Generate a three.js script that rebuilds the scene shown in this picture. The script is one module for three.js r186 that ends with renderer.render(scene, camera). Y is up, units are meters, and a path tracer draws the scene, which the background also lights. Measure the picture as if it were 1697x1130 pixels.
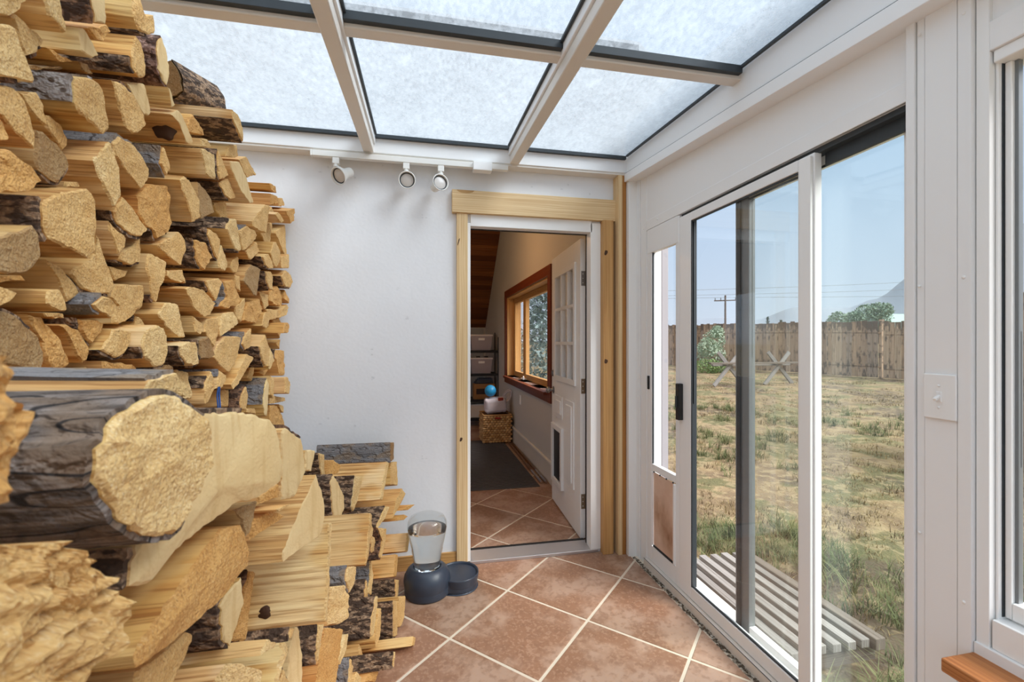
import * as THREE from 'three';
import { RoundedBoxGeometry } from 'three/addons/geometries/RoundedBoxGeometry.js';
import { mergeGeometries, toCreasedNormals } from 'three/addons/utils/BufferGeometryUtils.js';

// ---------- camera, sky, exposure ----------
const scene = new THREE.Scene();
const camera = new THREE.PerspectiveCamera(2 * Math.atan(565 / 735) * 180 / Math.PI, 1697 / 1130, 0.03, 6000);
camera.position.set(0, 1.34, 0);
camera.lookAt(Math.sin(0.19936), 1.34, -Math.cos(0.19936));
camera.setViewOffset(1697, 1130, 0, -2, 1697, 1130);
camera.focus = 2.6; camera.userData.fStop = 6.3;
const renderer = new THREE.WebGLRenderer({ antialias: true });
renderer.toneMapping = THREE.LinearToneMapping;
renderer.toneMappingExposure = 1.32;
renderer.shadowMap.enabled = true;

// hazy daytime sky: pale at the horizon, blue above it, milky overhead
{
  const W = 256, Hh = 128, data = new Float32Array(W * Hh * 4);
  const stops = [[-1, [0.34, 0.32, 0.29]], [-0.02, [0.48, 0.52, 0.56]], [0.0, [0.55, 0.62, 0.71]], [0.12, [0.48, 0.585, 0.72]], [0.35, [0.39, 0.53, 0.71]], [0.58, [0.57, 0.63, 0.7]], [0.8, [1.0, 1.05, 1.1]], [1, [2.0, 2.06, 2.14]]];
  for (let j = 0; j < Hh; j++) {
    const s = Math.sin(((j + 0.5) / Hh - 0.5) * Math.PI);
    let k = 0; while (k < stops.length - 2 && s > stops[k + 1][0]) k++;
    const t = Math.min(1, Math.max(0, (s - stops[k][0]) / (stops[k + 1][0] - stops[k][0])));
    for (let i = 0; i < W; i++) for (let c = 0; c < 4; c++) data[(j * W + i) * 4 + c] = c === 3 ? 1 : stops[k][1][c] + (stops[k + 1][1][c] - stops[k][1][c]) * t;
  }
  const sky = new THREE.DataTexture(data, W, Hh, THREE.RGBAFormat, THREE.FloatType);
  sky.mapping = THREE.EquirectangularReflectionMapping; sky.magFilter = THREE.LinearFilter; sky.minFilter = THREE.LinearFilter; sky.needsUpdate = true;
  scene.background = sky; scene.environment = sky;
}

// sun behind high haze: a wide, soft source above and behind the viewer
{
  const sun = new THREE.DirectionalLight(new THREE.Color(1, 0.98, 0.96), 4.7);
  sun.position.set(22, 25, 12); sun.target.position.set(1, 0, -4); sun.castShadow = true; sun.shadow.radius = 60;
  sun.shadow.mapSize.set(2048, 2048); const sc = sun.shadow.camera; sc.left = sc.bottom = -30; sc.right = sc.top = 30; sc.near = 1; sc.far = 80;
  scene.add(sun, sun.target);
}

// ---------- helpers ----------
let seed = 12345;
const rnd = () => { seed |= 0; seed = seed + 0x6D2B79F5 | 0; let t = Math.imul(seed ^ seed >>> 15, 1 | seed); t = t + Math.imul(t ^ t >>> 7, 61 | t) ^ t; return ((t ^ t >>> 14) >>> 0) / 4294967296; };
const rr = (a, b) => a + (b - a) * rnd();
const V = (x, y, z) => new THREE.Vector3(x, y, z);
const hash = (x, y, s) => { let h = Math.imul(x | 0, 374761393) + Math.imul(y | 0, 668265263) + Math.imul(s | 0, 144665); h = Math.imul(h ^ h >>> 13, 1274126177); return ((h ^ h >>> 16) >>> 0) / 4294967296; };
function vn(x, y, px, py, s) {           // value noise that repeats every px, py cells
  const xi = Math.floor(x), yi = Math.floor(y), fx = x - xi, fy = y - yi, u = fx * fx * (3 - 2 * fx), v = fy * fy * (3 - 2 * fy);
  const m = (a, n) => ((a % n) + n) % n, h = (i, j) => hash(m(xi + i, px), m(yi + j, py), s);
  return (h(0, 0) * (1 - u) + h(1, 0) * u) * (1 - v) + (h(0, 1) * (1 - u) + h(1, 1) * u) * v;
}
function fb(u, v, fx, fy, o, s) { let a = 0.5, r = 0, n = 0; for (let k = 0; k < o; k++) { r += a * vn(u * fx, v * fy, fx, fy, s + k * 17); n += a; a *= 0.5; fx *= 2; fy *= 2; } return r / n; }
function tex(w, h, fn, { color = true, rep } = {}) {
  const d = new Uint8Array(w * h * 4);
  for (let j = 0; j < h; j++) for (let i = 0; i < w; i++) { const c = fn((i + 0.5) / w, (j + 0.5) / h), k = (j * w + i) * 4; for (let q = 0; q < 3; q++) d[k + q] = Math.max(0, Math.min(255, Array.isArray(c) ? c[q] : c * 255)); d[k + 3] = 255; }
  const t = new THREE.DataTexture(d, w, h); t.wrapS = t.wrapT = THREE.RepeatWrapping; t.magFilter = THREE.LinearFilter; t.minFilter = THREE.LinearFilter;
  if (color) t.colorSpace = THREE.SRGBColorSpace; if (rep) t.repeat.set(rep[0], rep[1]); t.needsUpdate = true; return t;
}
const mixc = (a, b, t) => [a[0] + (b[0] - a[0]) * t, a[1] + (b[1] - a[1]) * t, a[2] + (b[2] - a[2]) * t];
const sstep = (a, b, x) => { const t = Math.max(0, Math.min(1, (x - a) / (b - a))); return t * t * (3 - 2 * t); };
const std = (o) => new THREE.MeshStandardMaterial({ roughness: 0.6, metalness: 0, ...o });
const phy = (o) => new THREE.MeshPhysicalMaterial({ roughness: 0.6, metalness: 0, ...o });
const taken = {};
const numbered = (n) => { const k = taken[n] = (taken[n] ?? -1) + 1; return k ? n + '_' + String(k).padStart(3, '0') : n; };
const setup = (m) => { m.castShadow = true; m.receiveShadow = true; return m; };
function tag(o, label, category, group, kind) { o.userData.label = label; o.userData.category = category; if (group) o.userData.group = group; if (kind) o.userData.kind = kind; return o; }
function thing(name, label, category, { group, kind, at } = {}) { const o = new THREE.Group(); o.name = numbered(name); if (at) o.position.set(...at); scene.add(o); return tag(o, label, category, group, kind); }
function mesh(name, geo, mat, parent) { const m = setup(new THREE.Mesh(geo, mat)); m.name = parent ? name : numbered(name); (parent || scene).add(m); return m; }
function boxUV(g, axis) {                // uv in metres, v along the grain axis
  const p = g.attributes.position, n = g.attributes.normal, uv = g.attributes.uv, c = ['x', 'y', 'z'], get = (i, a) => p.array[i * 3 + a];
  for (let i = 0; i < p.count; i++) {
    const nn = [Math.abs(n.array[i * 3]), Math.abs(n.array[i * 3 + 1]), Math.abs(n.array[i * 3 + 2])], d = nn.indexOf(Math.max(...nn));
    const o = [0, 1, 2].filter((a) => a !== d); let va = o.includes(axis) ? axis : o[1], ua = o.find((a) => a !== va);
    uv.setXY(i, get(i, ua), get(i, va));
  }
  return g;
}
function bgeo(x0, x1, y0, y1, z0, z1, r = 0.002) {
  const w = Math.abs(x1 - x0), h = Math.abs(y1 - y0), d = Math.abs(z1 - z0), m = Math.min(w, h, d), ax = w >= h && w >= d ? 0 : h >= d ? 1 : 2;
  const g = r > 0 ? new RoundedBoxGeometry(w, h, d, 1, Math.min(r, m * 0.45)) : new THREE.BoxGeometry(w, h, d);
  g.translate((x0 + x1) / 2, (y0 + y1) / 2, (z0 + z1) / 2); return boxUV(g, ax);
}
const B = (name, parent, mat, x0, x1, y0, y1, z0, z1, r) => mesh(name, bgeo(x0, x1, y0, y1, z0, z1, r), mat, parent);
const strip = (g) => { const o = g.index ? g.toNonIndexed() : g.clone(); for (const k of Object.keys(o.attributes)) if (!['position', 'normal', 'uv', 'color'].includes(k)) o.deleteAttribute(k); return o; };
const merged = (list) => mergeGeometries(list.map(strip));
const cyl = (r0, r1, h, n = 16) => new THREE.CylinderGeometry(r0, r1, h, n);
function bar(a, b, r, n = 10, r2 = r) { const d = V().subVectors(b, a), g = cyl(r2, r, d.length(), n); g.applyQuaternion(new THREE.Quaternion().setFromUnitVectors(V(0, 1, 0), d.clone().normalize())); g.translate((a.x + b.x) / 2, (a.y + b.y) / 2, (a.z + b.z) / 2); return g; }
const tube = (pts, r, n = 24, m = 8) => new THREE.TubeGeometry(new THREE.CatmullRomCurve3(pts), n, r, m);
const lathe = (pts, n = 32) => new THREE.LatheGeometry(pts.map(([x, y]) => new THREE.Vector2(x, y)), n);

// ---------- textures and materials ----------
const C = (r, g, b) => new THREE.Color(`rgb(${r},${g},${b})`);
const speck = tex(256, 256, (u, v) => 0.5 * fb(u, v, 16, 16, 4, 3) + 0.5 * fb(u, v, 90, 90, 2, 7), { color: false });
const woodGrain = (a, b, s, lines = 60) => tex(256, 512, (u, v) => { const w = fb(u, v, 5, 2, 3, s), f = fb(u + w * 0.05, v, lines, 3, 3, s + 5), r = 0.5 + 0.5 * Math.sin((u * 14 + w * 3.5) * 6.283); return mixc(a, b, Math.min(1, 0.6 * f * f * 2 + 0.22 * r * w * 1.6 + 0.15 * fb(u, v, 3, 5, 2, s + 9))); });
const M = {};
M.paint = std({ map: tex(512, 512, (u, v) => { let g = 240 + 5 * (fb(u, v, 6, 6, 4, 2) - 0.5), s = fb(u, v, 30, 44, 3, 31); if (s > 0.83) g -= (s - 0.83) * 260; return [g - 2, g, g + 3]; }, { rep: [0.7, 0.7] }), bumpMap: speck, bumpScale: 0.0008, roughness: 0.72 });
M.alu = std({ color: C(243, 243, 242), roughness: 0.45, bumpMap: speck, bumpScale: 0.0002 });
M.aluTan = std({ color: C(226, 219, 209), roughness: 0.45 });
M.white = std({ color: C(245, 245, 243), roughness: 0.35 });
M.gasket = std({ color: C(52, 58, 62), roughness: 0.55 });
M.darkAlu = std({ color: C(126, 130, 132), roughness: 0.4, metalness: 0.2 });
M.black = std({ color: C(28, 28, 30), roughness: 0.5 });
M.glass = phy({ color: 0xffffff, roughness: 0.0, transmission: 1, thickness: 0, ior: 1.5, specularIntensity: 0.7 });
M.dustyGlass = phy({ color: C(250, 253, 251), roughness: 0.02, transmission: 0.98, thickness: 0, ior: 1.5, specularIntensity: 0.7 });
// wet, hazed roof glass: fine droplets and a milky film in patches
M.roofGlass = phy({ color: C(232, 238, 243), roughness: 0.62, roughnessMap: tex(512, 512, (u, v) => { const a = fb(u, v, 3, 3, 5, 60), d = fb(u, v, 90, 60, 3, 66), e = fb(u, v, 24, 20, 3, 69); return 0.68 + 0.24 * (a - 0.5) + 0.34 * (d - 0.5) + 0.16 * (e - 0.5); }, { color: false, rep: [1.1, 1.1] }), transmission: 0.94, thickness: 0, ior: 1.45, bumpMap: tex(256, 256, (u, v) => { const d = fb(u, v, 64, 40, 3, 71); return d; }, { color: false, rep: [3.5, 3.5] }), bumpScale: 0.0012, specularIntensity: 0.6 });
M.pine = std({ map: (() => { const t = woodGrain([238, 212, 166], [212, 176, 126], 11, 40); t.repeat.set(5, 1.1); return t; })(), roughness: 0.62 });
M.pineOrange = std({ map: (() => { const t = woodGrain([212, 168, 108], [176, 126, 70], 14, 40); t.repeat.set(5, 1.1); return t; })(), roughness: 0.55 });
M.pineDark = std({ map: (() => { const t = woodGrain([190, 132, 62], [146, 92, 38], 18, 40); t.repeat.set(5, 1.1); return t; })(), roughness: 0.5 });
M.knot = std({ color: C(74, 48, 30), roughness: 0.8 });
M.cedar = [[150, 92, 44], [136, 78, 34], [166, 104, 52], [122, 68, 30]].map((c, i) => { const t = woodGrain(c, [c[0] * 0.55, c[1] * 0.5, c[2] * 0.45], 40 + i * 7, 30); t.repeat.set(6, 0.7); return std({ map: t, roughness: 0.55 }); });
M.redwood = std({ map: (() => { const t = woodGrain([134, 66, 34], [98, 42, 20], 23, 40); t.repeat.set(6, 1); return t; })(), roughness: 0.45 });
M.bench = std({ map: (() => { const t = woodGrain([198, 134, 78], [150, 88, 44], 29, 40); t.repeat.set(6, 1); return t; })(), roughness: 0.5 });
M.grout = std({ color: C(222, 208, 188), roughness: 0.9, bumpMap: speck, bumpScale: 0.002 });
const tileMap = (s, base) => tex(512, 512, (u, v) => { const a = fb(u, v, 5, 5, 5, s), b = fb(u, v, 34, 26, 4, s + 3), c = fb(u, v, 60, 60, 3, s + 8); let col = mixc([base[0] - 8, base[1] - 14, base[2] - 16], [base[0] + 20, base[1] + 22, base[2] + 24], sstep(0.35, 0.68, a)); col = mixc(col, [base[0] - 26, base[1] - 28, base[2] - 26], 0.4 * sstep(0.48, 0.72, b)); return mixc(col, [base[0] + 24, base[1] + 22, base[2] + 20], 0.55 * sstep(0.52, 0.72, c)); }, { rep: [1.6, 1.6] });
M.tile = [[162, 128, 105], [158, 125, 102], [166, 131, 108]].map((b, i) => std({ map: tileMap(80 + i * 9, b), roughness: 0.42, roughnessMap: tex(128, 128, (u, v) => 0.75 + 0.35 * fb(u, v, 8, 8, 3, 90 + i), { color: false, rep: [1.6, 1.6] }), bumpMap: speck, bumpScale: 0.0006 }));
// ---------- the sunroom ----------
const XL = -1.28, XR = 1.33, ZB = -2.68, ZF = 0.95;   // inner faces of the room
const roofY = (z) => 2.405 - 0.06 * (z + 2.6);          // underside of the rafters
const slope = Math.atan(0.06);

// floor: grout bed and diagonal tiles, each tile its own piece
function clipRect(poly, x0, x1, z0, z1) {
  const cut = (P, f) => { const o = []; for (let i = 0; i < P.length; i++) { const a = P[i], b = P[(i + 1) % P.length], fa = f(a), fb_ = f(b); if (fa >= 0) o.push(a); if ((fa >= 0) !== (fb_ >= 0)) { const t = fa / (fa - fb_); o.push([a[0] + t * (b[0] - a[0]), a[1] + t * (b[1] - a[1])]); } } return o; };
  let P = poly; for (const f of [(p) => p[0] - x0, (p) => x1 - p[0], (p) => p[1] - z0, (p) => z1 - p[1]]) { P = cut(P, f); if (P.length < 3) return null; } return P;
}
function tiles(parent, cx, cz, pitch, x0, x1, z0, z1, y) {
  const s = Math.SQRT1_2, h = (pitch - 0.013) / 2;
  for (let i = -16; i <= 16; i++) for (let j = -16; j <= 16; j++) {
    const a = (i + 0.5) * pitch, b = (j + 0.5) * pitch, c = (p, q) => [cx + (p + q) * s, cz + (p - q) * s];
    const P = clipRect([c(a - h, b - h), c(a + h, b - h), c(a + h, b + h), c(a - h, b + h)], x0, x1, z0, z1);
    if (!P) continue;
    let A = 0; for (let k = 0; k < P.length; k++) { const q = P[(k + 1) % P.length]; A += P[k][0] * q[1] - q[0] * P[k][1]; } if (Math.abs(A) < 0.0015) continue;
    const sh = new THREE.Shape(P.map(([x, z]) => new THREE.Vector2(x, -z)));
    const g = new THREE.ExtrudeGeometry(sh, { depth: 0.006, bevelEnabled: true, bevelThickness: 0.002, bevelSize: 0.002, bevelOffset: -0.002, bevelSegments: 1 });
    g.rotateX(-Math.PI / 2); g.translate(0, y - 0.008, 0);
    const uv = g.attributes.uv, p = g.attributes.position, ox = rnd(), oz = rnd(); for (let k = 0; k < p.count; k++) uv.setXY(k, p.getX(k) * 0.71 + p.getZ(k) * 0.71 + ox, p.getX(k) * 0.71 - p.getZ(k) * 0.71 + oz);
    const t = mesh('tile', g, M.tile[(rnd() * 3) | 0], parent); t.name = 'tile';
  }
}
const floor = thing('floor', 'diagonal terracotta-brown tile floor of the sunroom', 'floor', { kind: 'structure' });
B('grout_bed', floor, M.grout, XL - 0.1, XR + 0.1, -0.12, -0.0025, ZB - 0.14, ZF + 0.05, 0);
tiles(floor, 0.451, -2.354, 0.4665, XL, 1.278, ZB, ZF, 0);

// back wall with the doorway to the house
const DX0 = 0.262, DX1 = 1.08, DTOP = 2.065;
const wallBack = thing('wall_back', 'white painted back wall with the doorway', 'wall', { kind: 'structure' });
{
  const sh = new THREE.Shape(); sh.moveTo(XL - 0.1, -0.1); sh.lineTo(DX0, -0.1); sh.lineTo(DX0, DTOP); sh.lineTo(DX1, DTOP); sh.lineTo(DX1, -0.1); sh.lineTo(1.36, -0.1); sh.lineTo(1.36, 2.5); sh.lineTo(XL - 0.1, 2.5);
  const g = new THREE.ExtrudeGeometry(sh, { depth: 0.14, bevelEnabled: false }); g.translate(0, 0, ZB - 0.14); mesh('wall_face', g, M.paint, wallBack);
}
// other walls
const wallLeft = thing('wall_left', 'white painted side wall behind the tall firewood stack', 'wall', { kind: 'structure' });
B('wall_face', wallLeft, M.paint, XL - 0.1, XL, -0.1, 2.62, ZB, ZF + 0.1, 0);
const wallFront = thing('wall_front', 'low white eave wall with windows behind the viewer', 'wall', { kind: 'structure' });
B('knee_wall', wallFront, M.paint, XL, XR + 0.07, -0.1, 0.6, ZF, ZF + 0.1, 0);
B('head', wallFront, M.alu, XL, XR + 0.07, 2.0, 2.3, ZF, ZF + 0.1, 0.003);
for (const x of [XL + 0.04, -0.45, 0.43, XR]) B('mullion', wallFront, M.alu, x - 0.04, x + 0.04, 0.6, 2.0, ZF, ZF + 0.08, 0.003);
for (const [a, b] of [[XL + 0.08, -0.49], [-0.41, 0.39], [0.47, XR - 0.04]]) B('pane', wallFront, M.glass, a, b, 0.6, 2.0, ZF + 0.035, ZF + 0.039, 0);

// glass roof
const ceiling = thing('ceiling', 'sloping glass roof in white aluminium rafters', 'roof', { kind: 'structure' });
function sloped(name, mat, x0, x1, h0, h1, z0, z1, r = 0.003) {          // a box that follows the roof slope; h above the rafter underside
  const L = (z1 - z0) / Math.cos(slope), g = new RoundedBoxGeometry(x1 - x0, h1 - h0, L, 1, Math.min(r, (h1 - h0) * 0.4, (x1 - x0) * 0.4)); boxUV(g, 2);
  g.rotateX(slope); g.translate((x0 + x1) / 2, roofY((z0 + z1) / 2) + (h0 + h1) / 2, (z0 + z1) / 2); return mesh(name, g, mat, ceiling);
}
const rafters = [-1.138, -0.296, 0.54], bays = [[-1.28, -1.175], [-1.101, -0.333], [-0.259, 0.503], [0.577, 1.25]], purlins = [-1.6, -0.62];
for (const x of rafters) { sloped('rafter', M.aluTan, x - 0.028, x + 0.028, 0, 0.05, -2.62, 0.98, 0.006); sloped('rafter_cap', M.alu, x - 0.037, x + 0.037, 0.05, 0.1, -2.62, 0.98, 0.004); }
bays.forEach(([a, b]) => {
  for (const z of purlins) { sloped('purlin', M.aluTan, a - 0.02, b + 0.02, 0.055, 0.09, z - 0.028, z + 0.028, 0.006); sloped('gasket', M.gasket, a, b, 0.07, 0.1, z + 0.028, z + 0.052, 0.002); }
  const zs = [-2.59, ...purlins, 0.95];
  for (let k = 0; k < 3; k++) {
    sloped('pane', M.roofGlass, a - 0.02, b + 0.02, 0.1, 0.106, zs[k] + 0.01, zs[k + 1] - 0.01, 0);
    for (const [p, q] of [[a, a + 0.011], [b - 0.011, b]]) sloped('gasket', M.gasket, p, q, 0.088, 0.0995, zs[k] + 0.03, zs[k + 1] - 0.03, 0.001);
  }
  sloped('gasket', M.gasket, a, b, 0.08, 0.0995, -2.597, -2.575, 0.001);
});
B('back_beam', ceiling, M.alu, XL, 1.3, 2.405, 2.5, ZB, -2.598, 0.004);
B('back_beam_lip', ceiling, M.aluTan, XL, 1.27, 2.392, 2.407, ZB, -2.604, 0.003);
B('eave_beam', ceiling, M.alu, XL, XR + 0.07, 2.16, 2.3, 0.93, 1.03, 0.004);
{ // side beam along the right wall
  const sl = Math.atan(0.088), zc = (-2.62 + 0.98) / 2, yb = (z) => 2.352 - 0.088 * (z + 2.62);
  for (const [n, m, x0, x1, h0, h1] of [['side_beam', M.alu, 1.25, 1.345, 0.0, 0.052], ['side_beam', M.alu, 1.262, 1.345, 0.056, 0.36], ['gasket', M.gasket, 1.256, 1.27, 0.05, 0.058]]) {
    const g = new RoundedBoxGeometry(x1 - x0, h1 - h0, 3.62, 1, 0.003); boxUV(g, 2); g.rotateX(sl); g.translate((x0 + x1) / 2, yb(zc) + (h0 + h1) / 2, zc); mesh(n, g, m, ceiling);
  }
}

// right wall: header, corner post, pillar, low wall and window
const wallRight = thing('wall_right', 'white aluminium side wall around the sliding door', 'wall', { kind: 'structure' });
{
  const hd = (z0, z1, yb0) => { const sh = new THREE.Shape(); sh.moveTo(-z0, yb0); sh.lineTo(-z1, yb0); sh.lineTo(-z1, 2.48 - 0.088 * (z1 + 2.62)); sh.lineTo(-z0, 2.48 - 0.088 * (z0 + 2.62)); const g = new THREE.ExtrudeGeometry(sh, { depth: 0.07, bevelEnabled: false }); g.rotateY(Math.PI / 2); g.translate(1.328, 0, 0); return g; };
  mesh('header_panel', hd(-2.63, -0.955, 2.012), M.alu, wallRight);
  mesh('header_panel', hd(-0.815, 0.98, 2.03), M.alu, wallRight);
  B('header_lip', wallRight, M.alu, 1.323, 1.335, 2.012, 2.07, -2.46, -0.955, 0.002);
  B('header_lip', wallRight, M.alu, 1.318, 1.335, 2.03, 2.1, -0.808, 0.98, 0.003);
  B('corner_post', wallRight, M.white, 1.265, 1.33, -0.02, 2.36, -2.66, -2.575, 0.003);
  B('corner_strip', wallRight, M.alu, 1.318, 1.35, -0.02, 2.36, -2.575, -2.535, 0.002);
  B('corner_strip', wallRight, M.alu, 1.324, 1.35, -0.02, 2.36, -2.532, -2.462, 0.002);
  B('corner_filler', wallRight, M.alu, 1.33, 1.42, -0.05, 2.5, -2.72, -2.455, 0.002);
  B('pillar_strip', wallRight, M.alu, 1.306, 1.40, -0.05, 2.42, -0.985, -0.962, 0.003);
  B('pillar_strip', wallRight, M.alu, 1.312, 1.40, -0.05, 2.42, -0.96, -0.941, 0.002);
  B('pillar', wallRight, M.alu, 1.309, 1.40, -0.05, 2.42, -0.939, -0.866, 0.002);
  B('pillar_strip', wallRight, M.alu, 1.307, 1.40, -0.05, 2.42, -0.864, -0.835, 0.002);
  B('pillar_strip', wallRight, M.white, 1.318, 1.40, 0.6, 2.40, -0.833, -0.807, 0.002);
  B('knee_panel', wallRight, M.alu, 1.318, 1.40, -0.05, 0.575, -0.834, 0.98, 0.002);
  B('knee_cap', wallRight, M.alu, 1.312, 1.40, 0.575, 0.615, -0.834, 0.98, 0.002);
  const sc = new THREE.SphereGeometry(0.0042, 10, 8);
  for (const [y, z] of [[2.165, -0.95], [1.49, -0.95], [0.83, -0.95], [1.5, -0.85], [2.15, -0.85], [0.7, -0.85], [2.045, -2.33], [2.03, -2.49]]) { const g = sc.clone(); g.scale(0.7, 1, 1); g.translate(z > -1 ? 1.3065 : 1.322, y, z); mesh('screw', g, M.white, wallRight); }
}
const win1 = thing('window_1', 'white framed side window beside the pillar', 'window', { kind: 'structure' });
for (const z of [[-0.8065, -0.8], [0.93, 0.98]]) B('jamb', win1, M.white, 1.335, 1.41, 0.63, 2.03, z[0], z[1], 0.003);
B('sill_rail', win1, M.white, 1.32, 1.41, 0.615, 0.685, -0.804, 0.98, 0.003);
B('head_rail', win1, M.white, 1.325, 1.41, 2.0, 2.03, -0.804, 0.98, 0.003);
B('gasket', win1, M.gasket, 1.345, 1.36, 0.69, 2.0, -0.8, -0.7985, 0.0);
B('sash', win1, M.white, 1.35, 1.385, 0.69, 2.0, -0.798, -0.785, 0.003);
B('sash', win1, M.white, 1.35, 1.385, 0.69, 0.73, -0.785, 0.93, 0.003);
B('gasket', win1, M.darkAlu, 1.36, 1.375, 0.73, 2.0, -0.785, -0.778, 0.001);
B('pane', win1, M.glass, 1.366, 1.37, 0.73, 2.0, -0.778, 0.93, 0);

// sliding door: inner panel, outer panel, head and sill
const door1 = thing('door_1', 'white aluminium sliding glass door to the yard', 'sliding door', { kind: 'structure' });
B('sill', door1, M.aluTan, 1.302, 1.43, -0.06, 0.044, -2.455, -0.986, 0.003);
B('outer_sill', door1, M.aluTan, 1.43, 1.5, -0.06, 0.03, -2.455, -0.97, 0.003);
B('head_track_shade', door1, M.gasket, 1.34, 1.42, 1.994, 2.013, -2.455, -0.986, 0.001);
B('head_track_shade', door1, M.gasket, 1.366, 1.376, 1.95, 2.0, -1.29, -0.986, 0.001);  // dark boxes stand for the shade in the head channel recess
const panel = (x0, x1, z0, z1, y0, y1, wl, wr, wt, wb, mat, matL) => {
  B('stile', door1, matL, x0, x1, y0, y1, z0, z0 + wl, 0.004); B('stile', door1, mat, x0, x1, y0, y1, z1 - wr, z1, 0.004);
  B('rail', door1, mat, x0, x1, y1 - wt, y1, z0 + wl, z1 - wr, 0.003); B('rail', door1, mat, x0, x1, y0, y0 + wb, z0 + wl, z1 - wr, 0.003);
};
panel(1.325, 1.356, -2.112, -1.292, 0.047, 1.996, 0.1, 0.07, 0.042, 0.06, M.alu, M.alu);
B('stile_return', door1, M.white, 1.312, 1.325, 0.05, 1.985, -1.345, -1.297, 0.003);
B('pane', door1, M.glass, 1.339, 1.343, 0.107, 1.954, -2.012, -1.362, 0);
for (const [z0, z1, y0, y1] of [[-2.0145, -2.004, 0.107, 1.954], [-2.004, -1.362, 1.946, 1.954], [-2.004, -1.362, 0.107, 0.116]]) B('gasket', door1, M.gasket, 1.33, 1.338, y0, y1, z0, z1, 0.001);
B('gasket', door1, M.gasket, 1.327, 1.354, 0.107, 1.954, -2.0125, -2.004, 0.001);
panel(1.382, 1.415, -1.76, -0.992, 0.047, 2.0, 0.085, 0.055, 0.04, 0.065, M.alu, M.darkAlu);  // left stile coloured darker to stand for its backlit shade
B('stile_return', door1, M.gasket, 1.372, 1.382, 0.05, 1.99, -1.74, -1.72, 0.002);
B('pane', door1, M.dustyGlass, 1.397, 1.401, 0.112, 1.96, -1.675, -1.047, 0);
B('gasket', door1, M.gasket, 1.379, 1.384, 1.953, 1.961, -1.675, -1.047, 0.001);
B('handle', door1, M.black, 1.298, 1.326, 0.935, 1.125, -2.108, -2.078, 0.004);
B('latch', door1, M.gasket, 1.29, 1.30, 1.0, 1.06, -2.1, -2.088, 0.002);
{ const g = bgeo(1.302, 1.3045, 0.045, 0.0466, -2.455, -0.99, 0); mesh('groove', g, M.gasket, door1); }

// pet-door panel between the corner and the slider
const door2 = thing('door_2', 'narrow white pet door panel with tan flap beside slider', 'pet door', { kind: 'structure' });
B('stile', door2, M.alu, 1.326, 1.356, 0.047, 2.01, -2.453, -2.402, 0.003);
B('stile', door2, M.alu, 1.326, 1.356, 0.047, 2.01, -2.15, -2.114, 0.003);
B('top_panel', door2, M.alu, 1.323, 1.352, 1.868, 2.01, -2.45, -2.122, 0.002);
B('rail', door2, M.alu, 1.327, 1.356, 0.585, 0.625, -2.402, -2.15, 0.003);
B('rail', door2, M.alu, 1.327, 1.356, 0.047, 0.14, -2.402, -2.15, 0.003);
B('pane', door2, M.glass, 1.34, 1.343, 0.625, 1.868, -2.402, -2.15, 0);
B('gasket', door2, M.gasket, 1.33, 1.338, 0.625, 1.868, -2.402, -2.395, 0.001);
for (const z of [[-2.4, -2.386], [-2.162, -2.148]]) B('flap_frame', door2, M.white, 1.316, 1.33, 0.15, 0.58, z[0], z[1], 0.003);
M.flap = phy({ map: tex(128, 256, (u, v) => { const s = Math.max(0, 1 - Math.hypot((u - 0.3) * 1.6, (v - 0.5) * 3)) * 0.8 * fb(u, v, 6, 9, 3, 5) + Math.max(0, 1 - Math.hypot((u - 0.75) * 2, (v - 0.24) * 3.5)) * fb(u, v, 7, 8, 3, 9), w = fb(u, v, 3, 6, 3, 77); return mixc(mixc([232, 204, 184], [214, 176, 150], w), [150, 106, 74], s * 1.2); }), roughness: 0.35 });
{ const g = new RoundedBoxGeometry(0.006, 0.425, 0.226, 1, 0.002); const p = g.attributes.position, uv = g.attributes.uv; for (let i = 0; i < p.count; i++) uv.setXY(i, p.getZ(i) / 0.226 + 0.5, p.getY(i) / 0.425 + 0.5); g.translate(1.332, 0.367, -2.274); const fl = mesh('flap', g, M.flap, door2); fl.userData.label = 'stained tan pet flap'; }
B('flap_seal', door2, M.black, 1.325, 1.335, 0.143, 0.153, -2.387, -2.161, 0.001);
for (let k = 0; k < 4; k++) { const g = new THREE.SphereGeometry(0.005, 8, 6); g.translate(1.326, 0.582, -2.375 + k * 0.067); mesh('screw', g, M.gasket, door2); }
B('latch', door2, M.black, 1.317, 1.327, 1.06, 1.14, -2.44, -2.425, 0.002);

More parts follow.
